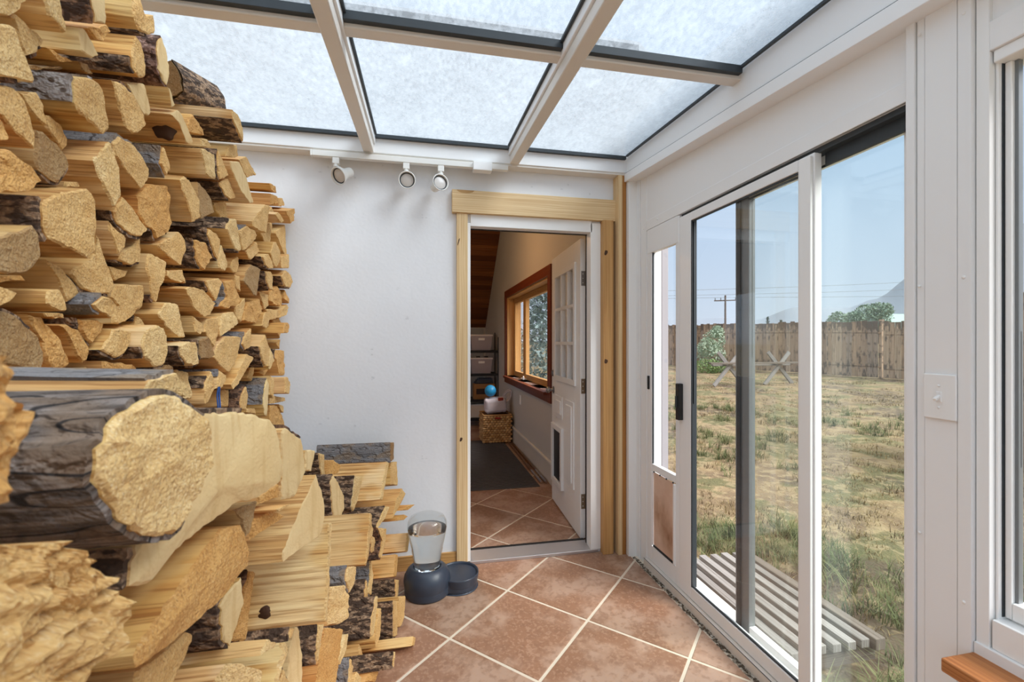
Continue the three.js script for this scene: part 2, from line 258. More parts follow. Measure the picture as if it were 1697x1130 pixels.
// doorway: jambs, casing, threshold
const trim1 = thing('trim_1', 'light pine casing boards around the doorway', 'door casing', { kind: 'structure' });
B('header_board', trim1, M.pine, 0.172, 1.215, 2.112, 2.248, ZB, ZB + 0.034, 0.003);
B('casing_board', trim1, M.pine, 0.2, 0.266, 0, 2.112, ZB, ZB + 0.024, 0.003);
B('casing_board', trim1, M.pineOrange, 1.118, 1.186, 0, 2.112, ZB, ZB + 0.056, 0.003);
{
  const kn = (x, y, z, w, h, a) => { const g = new THREE.CylinderGeometry(1, 1, 0.002, 9); g.rotateX(Math.PI / 2); const p = g.attributes.position; for (let i = 0; i < p.count; i++) { const k = 0.75 + 0.5 * hash(Math.round(p.getX(i) * 50), Math.round(p.getY(i) * 50), 5); p.setXY(i, p.getX(i) * k, p.getY(i) * k); } g.scale(w, h, 1); g.rotateZ(a); g.translate(x, y, z); mesh('knot', g, M.knot, trim1); };
  kn(1.134, 1.905, ZB + 0.056, 0.011, 0.016, -0.5); kn(1.134, 1.22, ZB + 0.056, 0.013, 0.013, -0.6); kn(0.226, 0.76, ZB + 0.024, 0.008, 0.012, -0.5); kn(0.212, 1.94, ZB + 0.024, 0.003, 0.022, -0.3);
  const st = std({ color: C(186, 146, 92), roughness: 0.6 }); const g = new THREE.CylinderGeometry(1, 1, 0.0012, 14, 1, false, 0, Math.PI); g.rotateX(Math.PI / 2); g.rotateZ(Math.PI / 2 + Math.PI); g.scale(0.052, 0.019, 1); g.translate(0.252, 2.247, ZB + 0.034); mesh('stain_patch', g, st, trim1);
}
const trim2 = thing('trim_2', 'white door jamb and metal threshold in the doorway', 'door frame', { kind: 'structure' });
B('jamb', trim2, M.white, 0.262, 0.284, 0.02, 2.06, ZB - 0.15, ZB + 0.012, 0.002);
B('jamb', trim2, M.white, 1.05, 1.118, 0.02, 2.1, ZB - 0.07, ZB + 0.012, 0.002);
B('jamb', trim2, M.white, 1.094, 1.118, 0.02, 2.06, ZB - 0.15, ZB - 0.07, 0.002);
B('jamb_stop', trim2, M.black, 1.046, 1.05, 0.03, 2.04, ZB - 0.075, ZB - 0.06, 0.001);
B('head_jamb', trim2, M.white, 0.284, 1.06, 2.04, 2.112, ZB - 0.06, ZB + 0.012, 0.002);
B('head_jamb', trim2, M.white, 0.284, 1.094, 2.06, 2.112, ZB - 0.15, ZB - 0.06, 0.002);
B('head_stop', trim2, M.black, 0.284, 1.05, 2.036, 2.041, ZB - 0.07, ZB - 0.05, 0.001);
M.thresh = std({ color: C(200, 198, 200), roughness: 0.38, metalness: 0.75, bumpMap: speck, bumpScale: 0.0006 });
{ const g = new RoundedBoxGeometry(0.82, 0.02, 0.12, 1, 0.003); boxUV(g, 0); g.rotateX(0.12); g.translate(0.69, 0.017, ZB - 0.045); mesh('threshold', g, M.thresh, trim2); }
B('threshold_seal', trim2, M.black, 0.284, 1.05, 0.02, 0.036, ZB - 0.128, ZB - 0.1, 0.003);

// studs in the corner, baseboard
const trim3 = thing('trim_3', 'bare pine studs standing in the corner by the doorway', 'stud', { kind: 'structure' });
B('stud', trim3, M.pine, 1.208, 1.235, 0, 2.392, ZB, ZB + 0.08, 0.002);
B('stud', trim3, M.pineDark, 1.236, 1.263, 0, 2.392, ZB, ZB + 0.075, 0.002);
const bbBack = thing('baseboard_back', 'short pine baseboard left of the doorway', 'baseboard', { kind: 'structure' });
B('board', bbBack, M.pineOrange, -0.6, 0.2, 0, 0.085, ZB, ZB + 0.014, 0.002);
// ---------- the room behind the doorway ----------
const Z2 = ZB - 0.14, X2 = 1.2, ZE = -8.55;
M.greyWall = std({ color: C(196, 192, 186), roughness: 0.8, bumpMap: speck, bumpScale: 0.0006 });
M.greyPanel = std({ color: C(168, 170, 170), roughness: 0.6 });
const floor2 = thing('floor', 'brown diagonal tile floor of the room beyond the doorway', 'floor', { kind: 'structure' });
B('grout_bed', floor2, M.grout, -2.2, X2 + 0.2, -0.12, -0.0025, ZE - 0.1, Z2, 0);
tiles(floor2, 0.442, -3.012, 0.4665, 0.05, X2, -4.7, Z2 + 0.02, 0);
B('floor_area', floor2, M.tile[0], -2.2, 0.045, -0.01, 0, ZE, Z2, 0); B('floor_area', floor2, M.tile[1], 0.045, X2, -0.01, 0, ZE, -4.71, 0);
const wall2 = thing('wall_inner', 'warm grey inner wall with the cedar window', 'wall', { kind: 'structure' });
const WZ0 = -6.3, WZ1 = -4.12, WY0 = 0.86, WY1 = 1.98;
{
  const sh = new THREE.Shape(); sh.moveTo(2.8, -0.1); sh.lineTo(8.6, -0.1); sh.lineTo(8.6, 3.3); sh.lineTo(2.8, 3.3); const h = new THREE.Path(); h.moveTo(-WZ1, WY0); h.lineTo(-WZ1, WY1); h.lineTo(-WZ0, WY1); h.lineTo(-WZ0, WY0); sh.holes.push(h);
  const g = new THREE.ExtrudeGeometry(sh, { depth: 0.2, bevelEnabled: false }); g.rotateY(Math.PI / 2); g.translate(X2, 0, 0); mesh('wall_face', g, M.greyWall, wall2);
}
B('end_wall', wall2, M.greyWall, -2.2, X2, -0.1, 1.75, ZE - 0.12, ZE, 0);
for (const [y0, y1, z0, z1] of [[-0.1, 0.8, ZE, Z2], [2.1, 3.3, ZE, Z2], [0.8, 2.1, ZE, -6.6], [0.8, 2.1, -4.2, Z2]]) B('far_side_wall', wall2, M.greyWall, -2.3, -2.2, y0, y1, z0, z1, 0);
B('added_window_pane', wall2, M.glass, -2.26, -2.255, 0.8, 2.1, -6.6, -4.2, 0);  // unseen window, added with its opening to let skylight into the room
{ const sh = new THREE.Shape(); sh.moveTo(-2.3, 2.5); sh.lineTo(2.15, 2.5); sh.lineTo(2.15, 2.72); sh.lineTo(1.4, 3.32); sh.lineTo(-2.3, 3.32); const g = new THREE.ExtrudeGeometry(sh, { depth: 0.12, bevelEnabled: false }); g.translate(0, 0, ZB - 0.14); mesh('gable_wall', g, std({ color: C(172, 172, 172), roughness: 0.8 }), wall2); }
B('end_panel', wall2, M.greyPanel, 0.86, 1.16, 0.05, 1.6, ZE, ZE + 0.02, 0.003);
B('end_post', wall2, M.pineOrange, 0.62, 0.82, 0.0, 1.62, ZE, ZE + 0.05, 0.003);
const ceil2 = thing('ceiling', 'sloping cedar plank ceiling of the room beyond', 'ceiling', { kind: 'structure' });
{
  const a = Math.atan2(3.117 - 1.654, 8.486 - 6.808), n = 23, w = 0.108;
  for (let k = 0; k < n; k++) { const s = (k + 0.5) * w, g = new RoundedBoxGeometry(3.5, 0.02, w - 0.005, 1, 0.003); boxUV(g, 0); const uv = g.attributes.uv; for (let i = 0; i < uv.count; i++) uv.setXY(i, uv.getX(i) + k * 0.37, uv.getY(i) + k * 0.61); g.rotateX(-a); g.translate(-0.5 - 0.05, 1.62 + s * Math.sin(a) + 0.01, ZE + s * Math.cos(a)); mesh('plank', g, M.cedar[(rnd() * 4) | 0], ceil2); }
  B('flat_ceiling', ceil2, M.greyWall, -2.3, X2 + 0.2, 3.2, 3.3, ZE + n * w * Math.cos(a) - 0.1, ZB - 0.02, 0);
  const g = new THREE.BoxGeometry(3.7, 0.06, 2.7); g.rotateX(-a); g.translate(-0.5, 1.62 + 1.25 * Math.sin(a) + 0.1, ZE + 1.25 * Math.cos(a)); mesh('roof_deck', g, M.greyPanel, ceil2);
}
const bb2 = thing('baseboard_right', 'tall painted baseboard below the cedar window', 'baseboard', { kind: 'structure' });
B('board', bb2, std({ color: C(206, 200, 190), roughness: 0.5 }), X2 - 0.02, X2, 0, 0.19, -7.3, -2.85, 0.003); B('cap', bb2, M.aluTan, X2 - 0.028, X2, 0.19, 0.215, -7.3, -2.85, 0.006);
const win2 = thing('window_2', 'cedar framed double window in the grey inner wall', 'window', { kind: 'structure' });
{
  const c = 0.1; // casing
  B('casing', win2, M.redwood, X2 - 0.022, X2, WY1, WY1 + c, WZ0 - c, WZ1 + c, 0.003); B('casing', win2, M.redwood, X2 - 0.022, X2, WY0 - c, WY0, WZ0 - c, WZ1 + c, 0.003);
  B('casing', win2, M.redwood, X2 - 0.022, X2, WY0, WY1, WZ0 - c, WZ0, 0.003); B('casing', win2, M.redwood, X2 - 0.022, X2, WY0, WY1, WZ1, WZ1 + c, 0.003);
  B('stool', win2, M.redwood, X2 - 0.06, X2 + 0.19, WY0 - 0.03, WY0, WZ0, WZ1, 0.003);
  B('reveal', win2, M.pineOrange, X2, X2 + 0.2, WY1 - 0.02, WY1, WZ0, WZ1, 0.002); for (const z of [[WZ0, WZ0 + 0.02], [WZ1 - 0.02, WZ1]]) B('reveal', win2, M.pineOrange, X2, X2 + 0.2, WY0, WY1 - 0.02, z[0], z[1], 0.002);
  const mid = -5.62, x0 = X2 + 0.1, x1 = X2 + 0.15;
  for (const [a, b] of [[WZ0 + 0.02, mid], [mid, WZ1 - 0.02]]) {
    for (const z of [[a, a + 0.07], [b - 0.07, b]]) B('sash', win2, M.pineOrange, x0, x1, WY0, WY1 - 0.02, z[0], z[1], 0.003);
    for (const y of [[WY0, WY0 + 0.07], [WY1 - 0.09, WY1 - 0.02]]) B('sash', win2, M.pineOrange, x0, x1, y[0], y[1], a + 0.07, b - 0.07, 0.003);
    B('pane', win2, M.glass, x0 + 0.02, x0 + 0.024, WY0 + 0.07, WY1 - 0.09, a + 0.07, b - 0.07, 0);
  }
  B('crank', win2, M.white, X2 + 0.05, X2 + 0.1, WY0, WY0 + 0.02, -5.62, -5.48, 0.004); B('crank_handle', win2, M.white, X2 + 0.05, X2 + 0.065, WY0 + 0.02, WY0 + 0.05, -5.5, -5.48, 0.004);
}
// open panelled door, hinged on the right jamb
const door3 = thing('door_3', 'open white panelled door with nine lites and pet flap', 'door', { kind: 'structure' });
{
  const d = new THREE.Group(); const W = 0.79, Hd = 2.03, T = 0.044, mk = (n, g, m) => mesh(n, g, m, door3);
  const parts = [];
  // local: u along the door from the hinge (0) to the free edge (W), x thickness 0..T with the seen face at x=0
  const P = (n, m, u0, u1, y0, y1, x0, x1, r = 0.003) => parts.push([n, m, bgeo(x0, x1, y0, y1, -u1, -u0, r)]);
  const g0 = 0.13, g1 = 0.66, gy0 = 1.05, gy1 = 1.86;
  P('stile', M.white, 0, g0, 0, Hd, 0, T); P('stile', M.white, g1, W, 0, Hd, 0, T); P('top_rail', M.white, g0, g1, gy1, Hd, 0, T); P('lower_panel', M.white, g0, g1, 0, gy0, 0, T);
  for (const [a, b, c, e] of [[g0 - 0.03, g0 + 0.01, gy0 - 0.03, gy1 + 0.03], [g1 - 0.01, g1 + 0.03, gy0 - 0.03, gy1 + 0.03], [g0, g1, gy1 - 0.01, gy1 + 0.03], [g0, g1, gy0 - 0.03, gy0 + 0.01]]) P('lite_frame', M.white, a, b, c, e, -0.012, 0.004);
  for (let k = 1; k < 3; k++) { const u = g0 + (g1 - g0) * k / 3, y = gy0 + (gy1 - gy0) * k / 3; P('muntin', M.white, u - 0.012, u + 0.012, gy0, gy1, -0.006, 0.03); P('muntin', M.white, g0, g1, y - 0.012, y + 0.012, -0.006, 0.03); }
  for (let i = 0; i < 3; i++) for (let j = 0; j < 3; j++) { const u = g0 + (g1 - g0) * i / 3, y = gy0 + (gy1 - gy0) * j / 3; P('pane', M.glass, u + 0.012, u + (g1 - g0) / 3 - 0.012, y + 0.012, y + (gy1 - gy0) / 3 - 0.012, 0.016, 0.02, 0); }
  for (const [a, b, y0, y1] of [[0.14, 0.36, 0.28, 0.9], [0.44, 0.66, 0.72, 0.9]]) { P('panel_moulding', M.white, a, b, y0, y1, -0.008, 0.002, 0.008); P('panel_field', M.white, a + 0.035, b - 0.035, y0 + 0.035, y1 - 0.035, -0.016, -0.002, 0.008); }
  P('pet_flap_frame', M.white, 0.42, 0.46, 0.18, 0.66, -0.022, 0.002); P('pet_flap_frame', M.white, 0.7, 0.74, 0.18, 0.66, -0.022, 0.002); P('pet_flap_frame', M.white, 0.46, 0.7, 0.62, 0.66, -0.022, 0.002); P('pet_flap_frame', M.white, 0.46, 0.7, 0.18, 0.22, -0.022, 0.002); P('pet_flap', M.black, 0.46, 0.7, 0.22, 0.62, -0.006, 0.002, 0);
  const steel = std({ color: C(150, 150, 150), roughness: 0.35, metalness: 0.9 }), brass = std({ color: C(150, 134, 112), roughness: 0.4, metalness: 0.85 });
  for (const [y, m] of [[1.76, steel], [1.03, brass], [0.25, brass]]) { P('hinge_leaf', m, -0.003, 0.0, y - 0.05, y + 0.05, 0.006, 0.036, 0.001); parts.push(['hinge_pin', m, (() => { const g = cyl(0.006, 0.006, 0.1, 8); g.translate(T + 0.002, y, 0.004); return g; })()]); for (const dy of [-0.03, 0, 0.03]) parts.push(['hinge_screw', M.white, (() => { const g = new THREE.SphereGeometry(0.0035, 6, 5); g.translate(0.018, y + dy, 0.003); return g; })()]); }
  const knob = lathe([[0, 0], [0.03, 0], [0.03, 0.006], [0.012, 0.01], [0.012, 0.03], [0.026, 0.04], [0.026, 0.06], [0, 0.066]], 16); knob.rotateZ(Math.PI / 2); knob.translate(0, 0.93, -W + 0.06); parts.push(['knob', steel, knob]);
  const bolt = lathe([[0, 0], [0.028, 0], [0.026, 0.014], [0, 0.016]], 16); bolt.rotateZ(Math.PI / 2); bolt.translate(0, 1.07, -W + 0.06); parts.push(['deadbolt', steel, bolt]);
  for (const [n, m, g] of parts) { g.rotateY(-0.045); g.translate(1.047, 0.012, ZB - 0.17); mk(n, g, m); }
}
{ // warm lamp hanging in that room, out of sight above the doorway
  const t = thing('pendant_lamp', 'warm pendant lamp hanging in the room beyond', 'lamp', { at: [0.1, 2.76, -4.6] });
  mesh('cord', bar(V(0, 0.1, 0), V(0, 0.44, 0), 0.004, 6), M.black, t); mesh('shade', lathe([[0.03, 0.1], [0.14, -0.02], [0.136, -0.022], [0.026, 0.094]], 28), M.aluTan, t);
  mesh('bulb', new THREE.SphereGeometry(0.035, 16, 12), std({ color: 0xffffff, emissive: C(255, 200, 130), emissiveIntensity: 3 }), t);
  const l = new THREE.PointLight(C(255, 196, 132), 1.5); l.position.set(0.1, 2.7, -4.6); l.castShadow = true; l.shadow.radius = 2; scene.add(l);
}
// house outside: corner boards and roof above
const houseShell = thing('wall_exterior', 'white siding corner of the house outside the pet door', 'wall', { kind: 'structure' });
M.siding = std({ color: C(168, 165, 170), roughness: 0.6 });
for (let k = 0; k < 4; k++) B('corner_board', houseShell, M.siding, 1.405 + k * 0.055, 1.452 + k * 0.055, -0.15, 2.75, -2.86 + (k % 2) * 0.012, -2.72 + (k % 2) * 0.012, 0.003);
B('wall_outer', houseShell, M.white, 1.401, 1.6, -0.15, 0.8, -8.6, -2.87, 0.002); B('wall_outer', houseShell, M.white, 1.401, 1.6, 2.1, 3.0, -8.6, -2.87, 0.002); B('wall_outer', houseShell, M.white, 1.401, 1.6, 0.8, 2.1, -4.05, -2.87, 0.002);
const TALL = [
['A1',-680,'p','-','','1898,-855 1944,-930 1940,-932 1893,-903 1887,-898 1862,-855'],
['A2',-660,'p','b','5.6','1863,-881 1857,-883 1824,-901 1794,-921 1789,-919 1779,-892 1778,-887 1772,-873 1756,-830 1834,-830'],
['A3',-700,'p','b','3','1908,-930 1920,-939 1910,-996 1899,-995 1867,-972 1854,-957 1872,-945'],
['A4',-660,'p','-','','1959,-935 1989,-974 1950,-977 1924,-991 1924,-986 1930,-951'],
['A5',-680,'p','b','3.4','2074,-1085 2107,-1128 2037,-1131 2021,-1103 2048,-1091'],
['A6',-720,'o','-','','2031,-1141 2081,-1201 2072,-1211 2032,-1188 2019,-1162'],
['A7',-700,'n','k','5','2196,-1254 2210,-1286 2185,-1315 2209,-1344 2172,-1358 2141,-1322 2127,-1284 2144,-1261'],
['A8',-720,'p','-','','2023,-1129 2020,-1137 2008,-1157 1990,-1176 1974,-1158 1968,-1124 1969,-1122 1991,-1115 2012,-1112'],
['A9',-710,'n','k','6','2118,-1294 2114,-1312 2065,-1332 2035,-1330 2028,-1323 2017,-1304 2018,-1284 2051,-1272 2090,-1284 2116,-1288'],
['A10',-760,'o','-','','1939,-1119 1941,-1113 1949,-1088 1962,-1158'],
['A11',-780,'g','-','','1992,-1207 2001,-1232 1988,-1254 1977,-1223'],
['A12',-690,'n','q','0.7','1903,-1104 1906,-1116 1899,-1137 1856,-1153 1818,-1159 1799,-1142 1813,-1062 1825,-1055 1879,-1061'],
['A13',-720,'n','b','0','1975,-1252 1972,-1295 1947,-1336 1921,-1355 1891,-1331 1869,-1298 1874,-1268 1922,-1240 1962,-1216'],
['A14',-730,'p','-','','2029,-1351 2033,-1360 1970,-1394 1957,-1385 1948,-1359 1980,-1304 1992,-1287'],
['A15',-670,'n','-','','1740,-834 1755,-861 1768,-897 1766,-905 1746,-922 1721,-933 1697,-939 1680,-936 1697,-890 1709,-873 1709,-856 1717,-834'],
['A16',-720,'n','-','','1818,-1010 1799,-1023 1762,-1032 1764,-1016 1775,-1000 1787,-987 1797,-974'],
['B1',-720,'p','r','0.1.2.3.4.5.6.7.8','2200,-1421 2185,-1443 2142,-1459 2104,-1459 2077,-1446 2081,-1431 2102,-1408 2154,-1401 2189,-1411'],
['B2',-700,'p','-','','2058,-1414 2059,-1419 2023,-1450 2009,-1433'],
['B4',-670,'p','k','3.4','2179,-1765 2188,-1814 2154,-1862 2105,-1866 2120,-1814 2147,-1769'],
['C0',-660,'o','-','','1693,-830 1699,-848 1695,-862 1673,-871 1667,-868 1653,-830'],
['C2',-650,'o','-','','1651,-859 1643,-874 1639,-897 1621,-923 1602,-905 1587,-881 1565,-817 1636,-817'],
['C3',-700,'g','k','4.5.6.7','1734,-978 1739,-997 1731,-1025 1714,-1048 1694,-1058 1676,-1053 1654,-1035 1652,-1011 1660,-985 1680,-974 1713,-981'],
['C4',-740,'n','-','','1797,-1059 1800,-1067 1796,-1093 1792,-1100 1772,-1113 1755,-1112 1741,-1101 1750,-1092 1774,-1061'],
['C5',-730,'n','-','','1674,-1090 1682,-1112 1686,-1125 1678,-1131 1663,-1090'],
['C6',-690,'p','-','','1794,-1160 1779,-1174 1745,-1188 1698,-1197 1680,-1199 1645,-1174 1728,-1105'],
['C7',-710,'n','g','0.1.2','1807,-1205 1834,-1226 1839,-1268 1826,-1308 1799,-1347 1778,-1347 1747,-1328 1736,-1315 1737,-1300 1757,-1256 1783,-1215'],
['C8',-720,'o','k','4.6.7','1762,-1365 1769,-1374 1794,-1458 1739,-1471 1689,-1474 1656,-1457 1625,-1403 1645,-1379 1649,-1343 1672,-1317 1719,-1313'],
['C9',-710,'n','k','4.5.6','1692,-1234 1684,-1256 1662,-1300 1639,-1345 1613,-1312 1607,-1268 1621,-1223 1648,-1208'],
['C11',-660,'n','k','8.9.10','1595,-940 1611,-962 1652,-1048 1635,-1068 1604,-1074 1565,-1072 1524,-1068 1507,-1049 1525,-950 1547,-938 1577,-934'],
['D1',-640,'g','-','','1490,-804 1503,-829 1538,-891 1525,-901 1500,-907 1477,-901 1464,-889 1450,-864 1446,-842 1446,-804'],
['D2',-710,'n','-','','1495,-1047 1489,-1055 1457,-1093 1442,-1102 1421,-1067 1433,-1060 1452,-1050 1481,-1030 1501,-1016'],
['D3',-720,'n','k','5.6.7.8','1585,-1168 1556,-1181 1522,-1201 1488,-1225 1474,-1229 1452,-1208 1448,-1168 1454,-1125 1465,-1105 1481,-1086 1502,-1108 1517,-1143 1541,-1163'],
['D4',-710,'n','-','','1622,-1191 1604,-1223 1594,-1252 1570,-1248 1550,-1226 1572,-1212 1599,-1195'],
['D5',-730,'n','k','3.4.6','1572,-1284 1615,-1345 1589,-1349 1554,-1343 1551,-1341 1539,-1315 1539,-1283 1542,-1261 1552,-1261'],
['D6',-750,'n','-','','1527,-1330 1510,-1319 1493,-1280 1505,-1265 1527,-1256'],
['D7',-730,'n','-','','1481,-1248 1493,-1356 1478,-1362 1462,-1360 1435,-1352 1402,-1303 1396,-1293 1383,-1259 1384,-1235 1399,-1235 1430,-1257 1449,-1232'],
['D8',-680,'n','g','','1441,-1125 1439,-1144 1423,-1171 1407,-1164 1393,-1151 1404,-1115 1419,-1088'],
['D9',-650,'n','-','','1430,-934 1435,-945 1437,-959 1428,-966 1399,-978 1397,-975 1403,-939 1408,-930'],
['D10',-630,'n','-','','1425,-792 1426,-816 1419,-849 1403,-833 1394,-816 1392,-792'],
['D11',-720,'o','-','','1451,-905 1463,-976 1454,-987 1440,-905'],
['E1',-660,'g','k','1.2','1388,-830 1391,-865 1377,-891 1361,-917 1347,-931 1322,-940 1304,-938 1286,-929 1301,-876 1309,-830'],
['E2',-680,'o','-','','1387,-964 1372,-980 1344,-1003 1294,-1033 1290,-1028 1285,-1003 1294,-987 1310,-971 1340,-966 1354,-955 1372,-945 1391,-938'],
['E3',-700,'o','-','','1374,-1033 1377,-1042 1377,-1057 1367,-1077 1340,-1103 1318,-1111 1298,-1110 1295,-1097 1310,-1077 1342,-1061 1366,-1045'],
['E4',-720,'n','-','','1397,-1021 1399,-1075 1389,-1080 1389,-1029'],
['E5',-700,'o','k','4.5.6','1388,-1086 1390,-1117 1383,-1158 1374,-1158 1336,-1126 1346,-1111 1365,-1094'],
['E6',-690,'n','k','4.5.6','1372,-1202 1367,-1238 1356,-1237 1332,-1229 1313,-1210 1303,-1181 1312,-1151 1323,-1131 1370,-1171'],
['E7',-750,'n','k','7','1410,-1364 1409,-1375 1384,-1406 1371,-1409 1351,-1395 1338,-1373 1339,-1363 1396,-1363'],
['E8',-720,'n','-','','1281,-1016 1286,-1140 1235,-1158 1245,-1065 1262,-1016'],
['E9',-700,'o','k','4','1299,-1148 1286,-1257 1272,-1281 1220,-1267 1226,-1195 1249,-1166'],
['E10',-720,'n','-','','1261,-1321 1265,-1343 1260,-1379 1254,-1390 1225,-1425 1208,-1403 1205,-1388 1208,-1321 1227,-1313'],
['F1',-700,'p','-','','2020,-1465 2017,-1488 1991,-1523 1960,-1557 1943,-1512 1962,-1493 1985,-1465 1989,-1428 2017,-1461'],
['F2',-740,'o','-','','2090,-1635 2083,-1683 2072,-1718 2055,-1718 2016,-1608 2041,-1603'],
['F3',-720,'p','-','','2032,-1689 2022,-1727 1990,-1651 2016,-1645'],
['F4',-670,'p','-','','1950,-1565 1959,-1625 1878,-1633 1871,-1604 1871,-1569 1898,-1556 1931,-1536 1939,-1534'],
['F5',-700,'n','g','','1876,-1383 1879,-1395 1825,-1428 1806,-1410 1829,-1380'],
['F6',-680,'n','k','5.6','1994,-1680 1976,-1711 1951,-1748 1936,-1761 1908,-1712 1897,-1688 1939,-1672'],
['F7',-690,'n','k','3.4.5','1910,-1821 1885,-1849 1873,-1824 1863,-1798 1865,-1753 1886,-1720 1896,-1715 1933,-1780'],
['F8',-670,'p','-','','2015,-1825 1986,-1891 1905,-1971 1890,-1938 1909,-1845 1960,-1758 1985,-1743'],
['F9',-710,'n','-','','2078,-1838 2110,-1908 2075,-1930 2050,-1886 2022,-1808'],
['F10',-710,'n','-','','2105,-2006 2071,-2118 2019,-2015 2038,-1962 2061,-1930'],
['F11',-730,'o','-','','2120,-2368 2134,-2445 2106,-2473 2095,-2411 2093,-2383'],
['F12',-740,'o','-','','2100,-2512 2067,-2525 2027,-2414 2081,-2402'],
['F13',-740,'n','-','','1879,-1877 1883,-1889 1821,-1907 1804,-1836 1836,-1787 1849,-1793'],
['F14',-690,'n','-','','1813,-1455 1835,-1483 1822,-1525 1789,-1569 1733,-1576 1706,-1531 1750,-1501'],
['F20',-700,'g','-','','1850,-1579 1845,-1633 1822,-1676 1784,-1698 1738,-1605 1784,-1585'],
['F15',-690,'n','-','','1960,-2170 1971,-2238 1830,-2177 1822,-2098 1822,-2021 1841,-2013'],
['F16',-740,'n','-','','2098,-2527 2120,-2596 2093,-2641 2056,-2539'],
['F17',-690,'o','-','','2079,-2637 2003,-2619 1975,-2568 2014,-2459'],
['F18',-670,'n','-','','1932,-2229 1959,-2287 1943,-2378 1918,-2335'],
['F19',-740,'n','-','','2012,-2429 1989,-2462 1987,-2497 1972,-2539 1946,-2448 1962,-2353 2019,-2412'],
['G1',-680,'p','k','4.6','1783,-1769 1801,-1827 1768,-1841 1695,-1875 1684,-1860 1684,-1812 1743,-1742'],
['G2',-690,'n','g','0','1767,-1868 1810,-1968 1810,-2045 1795,-2070 1772,-2047 1728,-1980 1699,-1917 1747,-1883'],
['G3',-700,'n','-','','1706,-1967 1745,-2042 1775,-2100 1739,-2127 1682,-2028 1683,-2008'],
['G4',-740,'n','-','','1866,-2234 1903,-2313 1939,-2415 1938,-2424 1923,-2426 1784,-2376'],
['G5',-680,'n','k','4.5','1730,-2136 1740,-2185 1687,-2255 1682,-2240 1673,-2189 1681,-2139 1711,-2101'],
['G6',-680,'n','-','','1809,-2248 1819,-2292 1784,-2353 1732,-2346 1693,-2292 1705,-2248 1748,-2206'],
['G7',-730,'n','-','','1902,-2431 1980,-2606 1820,-2634 1807,-2597 1878,-2477 1890,-2427'],
['G8',-720,'n','-','','1639,-1452 1660,-1496 1667,-1500 1675,-1514 1658,-1548 1638,-1557 1596,-1536 1574,-1531 1572,-1521 1583,-1469 1602,-1412 1609,-1399'],
['G9',-720,'n','b','7','1579,-1359 1582,-1384 1573,-1445 1566,-1446 1517,-1437 1491,-1412 1450,-1398 1452,-1388 1468,-1378 1538,-1352'],
['G10',-720,'n','-','','1562,-1533 1524,-1557 1522,-1550 1522,-1480 1532,-1452 1548,-1455'],
['G11',-700,'o','k','4.5','1663,-1566 1671,-1633 1627,-1683 1573,-1626 1579,-1602 1608,-1579'],
['G12',-710,'n','k','4.5.6','1727,-1685 1722,-1748 1709,-1764 1695,-1766 1631,-1743 1654,-1715 1705,-1677'],
['G13',-710,'p','-','','1692,-1778 1631,-1830 1616,-1830 1598,-1795 1605,-1762 1630,-1755 1681,-1773'],
['G14',-730,'n','-','','1664,-1928 1689,-1973 1683,-1984 1658,-1987 1635,-1976 1617,-1960 1612,-1928 1627,-1899'],
['G15',-700,'n','k','4','1541,-1633 1566,-1737 1555,-1761 1481,-1706 1511,-1661'],
['G16',-690,'n','-','','1500,-1483 1510,-1515 1510,-1588 1489,-1644 1472,-1689 1439,-1652 1428,-1643 1420,-1598 1441,-1541 1475,-1507'],
['G17',-700,'o','g','5.6','1560,-1778 1578,-1848 1512,-1925 1499,-1915 1461,-1804 1465,-1737 1503,-1795'],
['G18',-710,'n','-','','1603,-1893 1603,-1941 1538,-1941 1557,-1903'],
['G19',-700,'g','-','','1633,-1989 1668,-2042 1662,-2137 1538,-2100 1539,-2065 1584,-1953 1590,-1953'],
['G20',-690,'n','k','3.4','1669,-2239 1650,-2276 1584,-2276 1584,-2234 1608,-2197 1658,-2173'],
['G21',-750,'n','-','','1634,-2288 1641,-2317 1610,-2386 1602,-2361 1599,-2290 1604,-2288'],
['G22',-700,'n','k','3.5','1717,-2508 1710,-2599 1671,-2637 1635,-2599 1630,-2501 1638,-2481 1675,-2439'],
['G23',-730,'o','-','','1537,-2549 1529,-2526 1526,-2445 1543,-2353 1586,-2353 1629,-2471 1605,-2537'],
['G24',-730,'n','-','','1572,-2340 1518,-2346 1494,-2279 1547,-2242 1572,-2213'],
['G25',-720,'o','-','','1507,-2042 1538,-2198 1494,-2231 1422,-2147 1428,-2001 1458,-2013'],
['G26',-720,'n','-','','1472,-1920 1525,-2022 1502,-2025 1419,-1977 1436,-1930'],
['G27',-700,'p','-','','1445,-1757 1456,-1862 1413,-1905 1358,-1741 1360,-1740 1402,-1740'],
['G28',-710,'p','-','','1454,-1425 1454,-1483 1389,-1512 1353,-1526 1353,-1491 1382,-1427 1418,-1384'],
['G29',-700,'n','-','','1402,-1613 1393,-1616 1372,-1609 1363,-1602 1372,-1566 1423,-1554'],
['G30',-700,'n','-','','1321,-1694 1350,-1661 1374,-1622 1415,-1637 1431,-1728 1362,-1728'],
['G31',-730,'n','-','','1501,-2335 1507,-2477 1460,-2461 1443,-2324 1493,-2312'],
['G32',-720,'n','-','','1547,-2610 1530,-2635 1487,-2598 1466,-2477 1466,-2475 1502,-2488'],
['G33',-720,'o','-','','1622,-2561 1571,-2654 1552,-2635 1574,-2554 1595,-2551'],
['G34',-700,'n','-','','1773,-2439 1812,-2562 1738,-2571 1716,-2439'],
['G35',-710,'n','-','','1481,-2235 1485,-2296 1417,-2281 1401,-2240 1413,-2180 1457,-2206'],
['G36',-760,'o','-','','1477,-2608 1435,-2640 1357,-2622 1402,-2549 1455,-2485'],
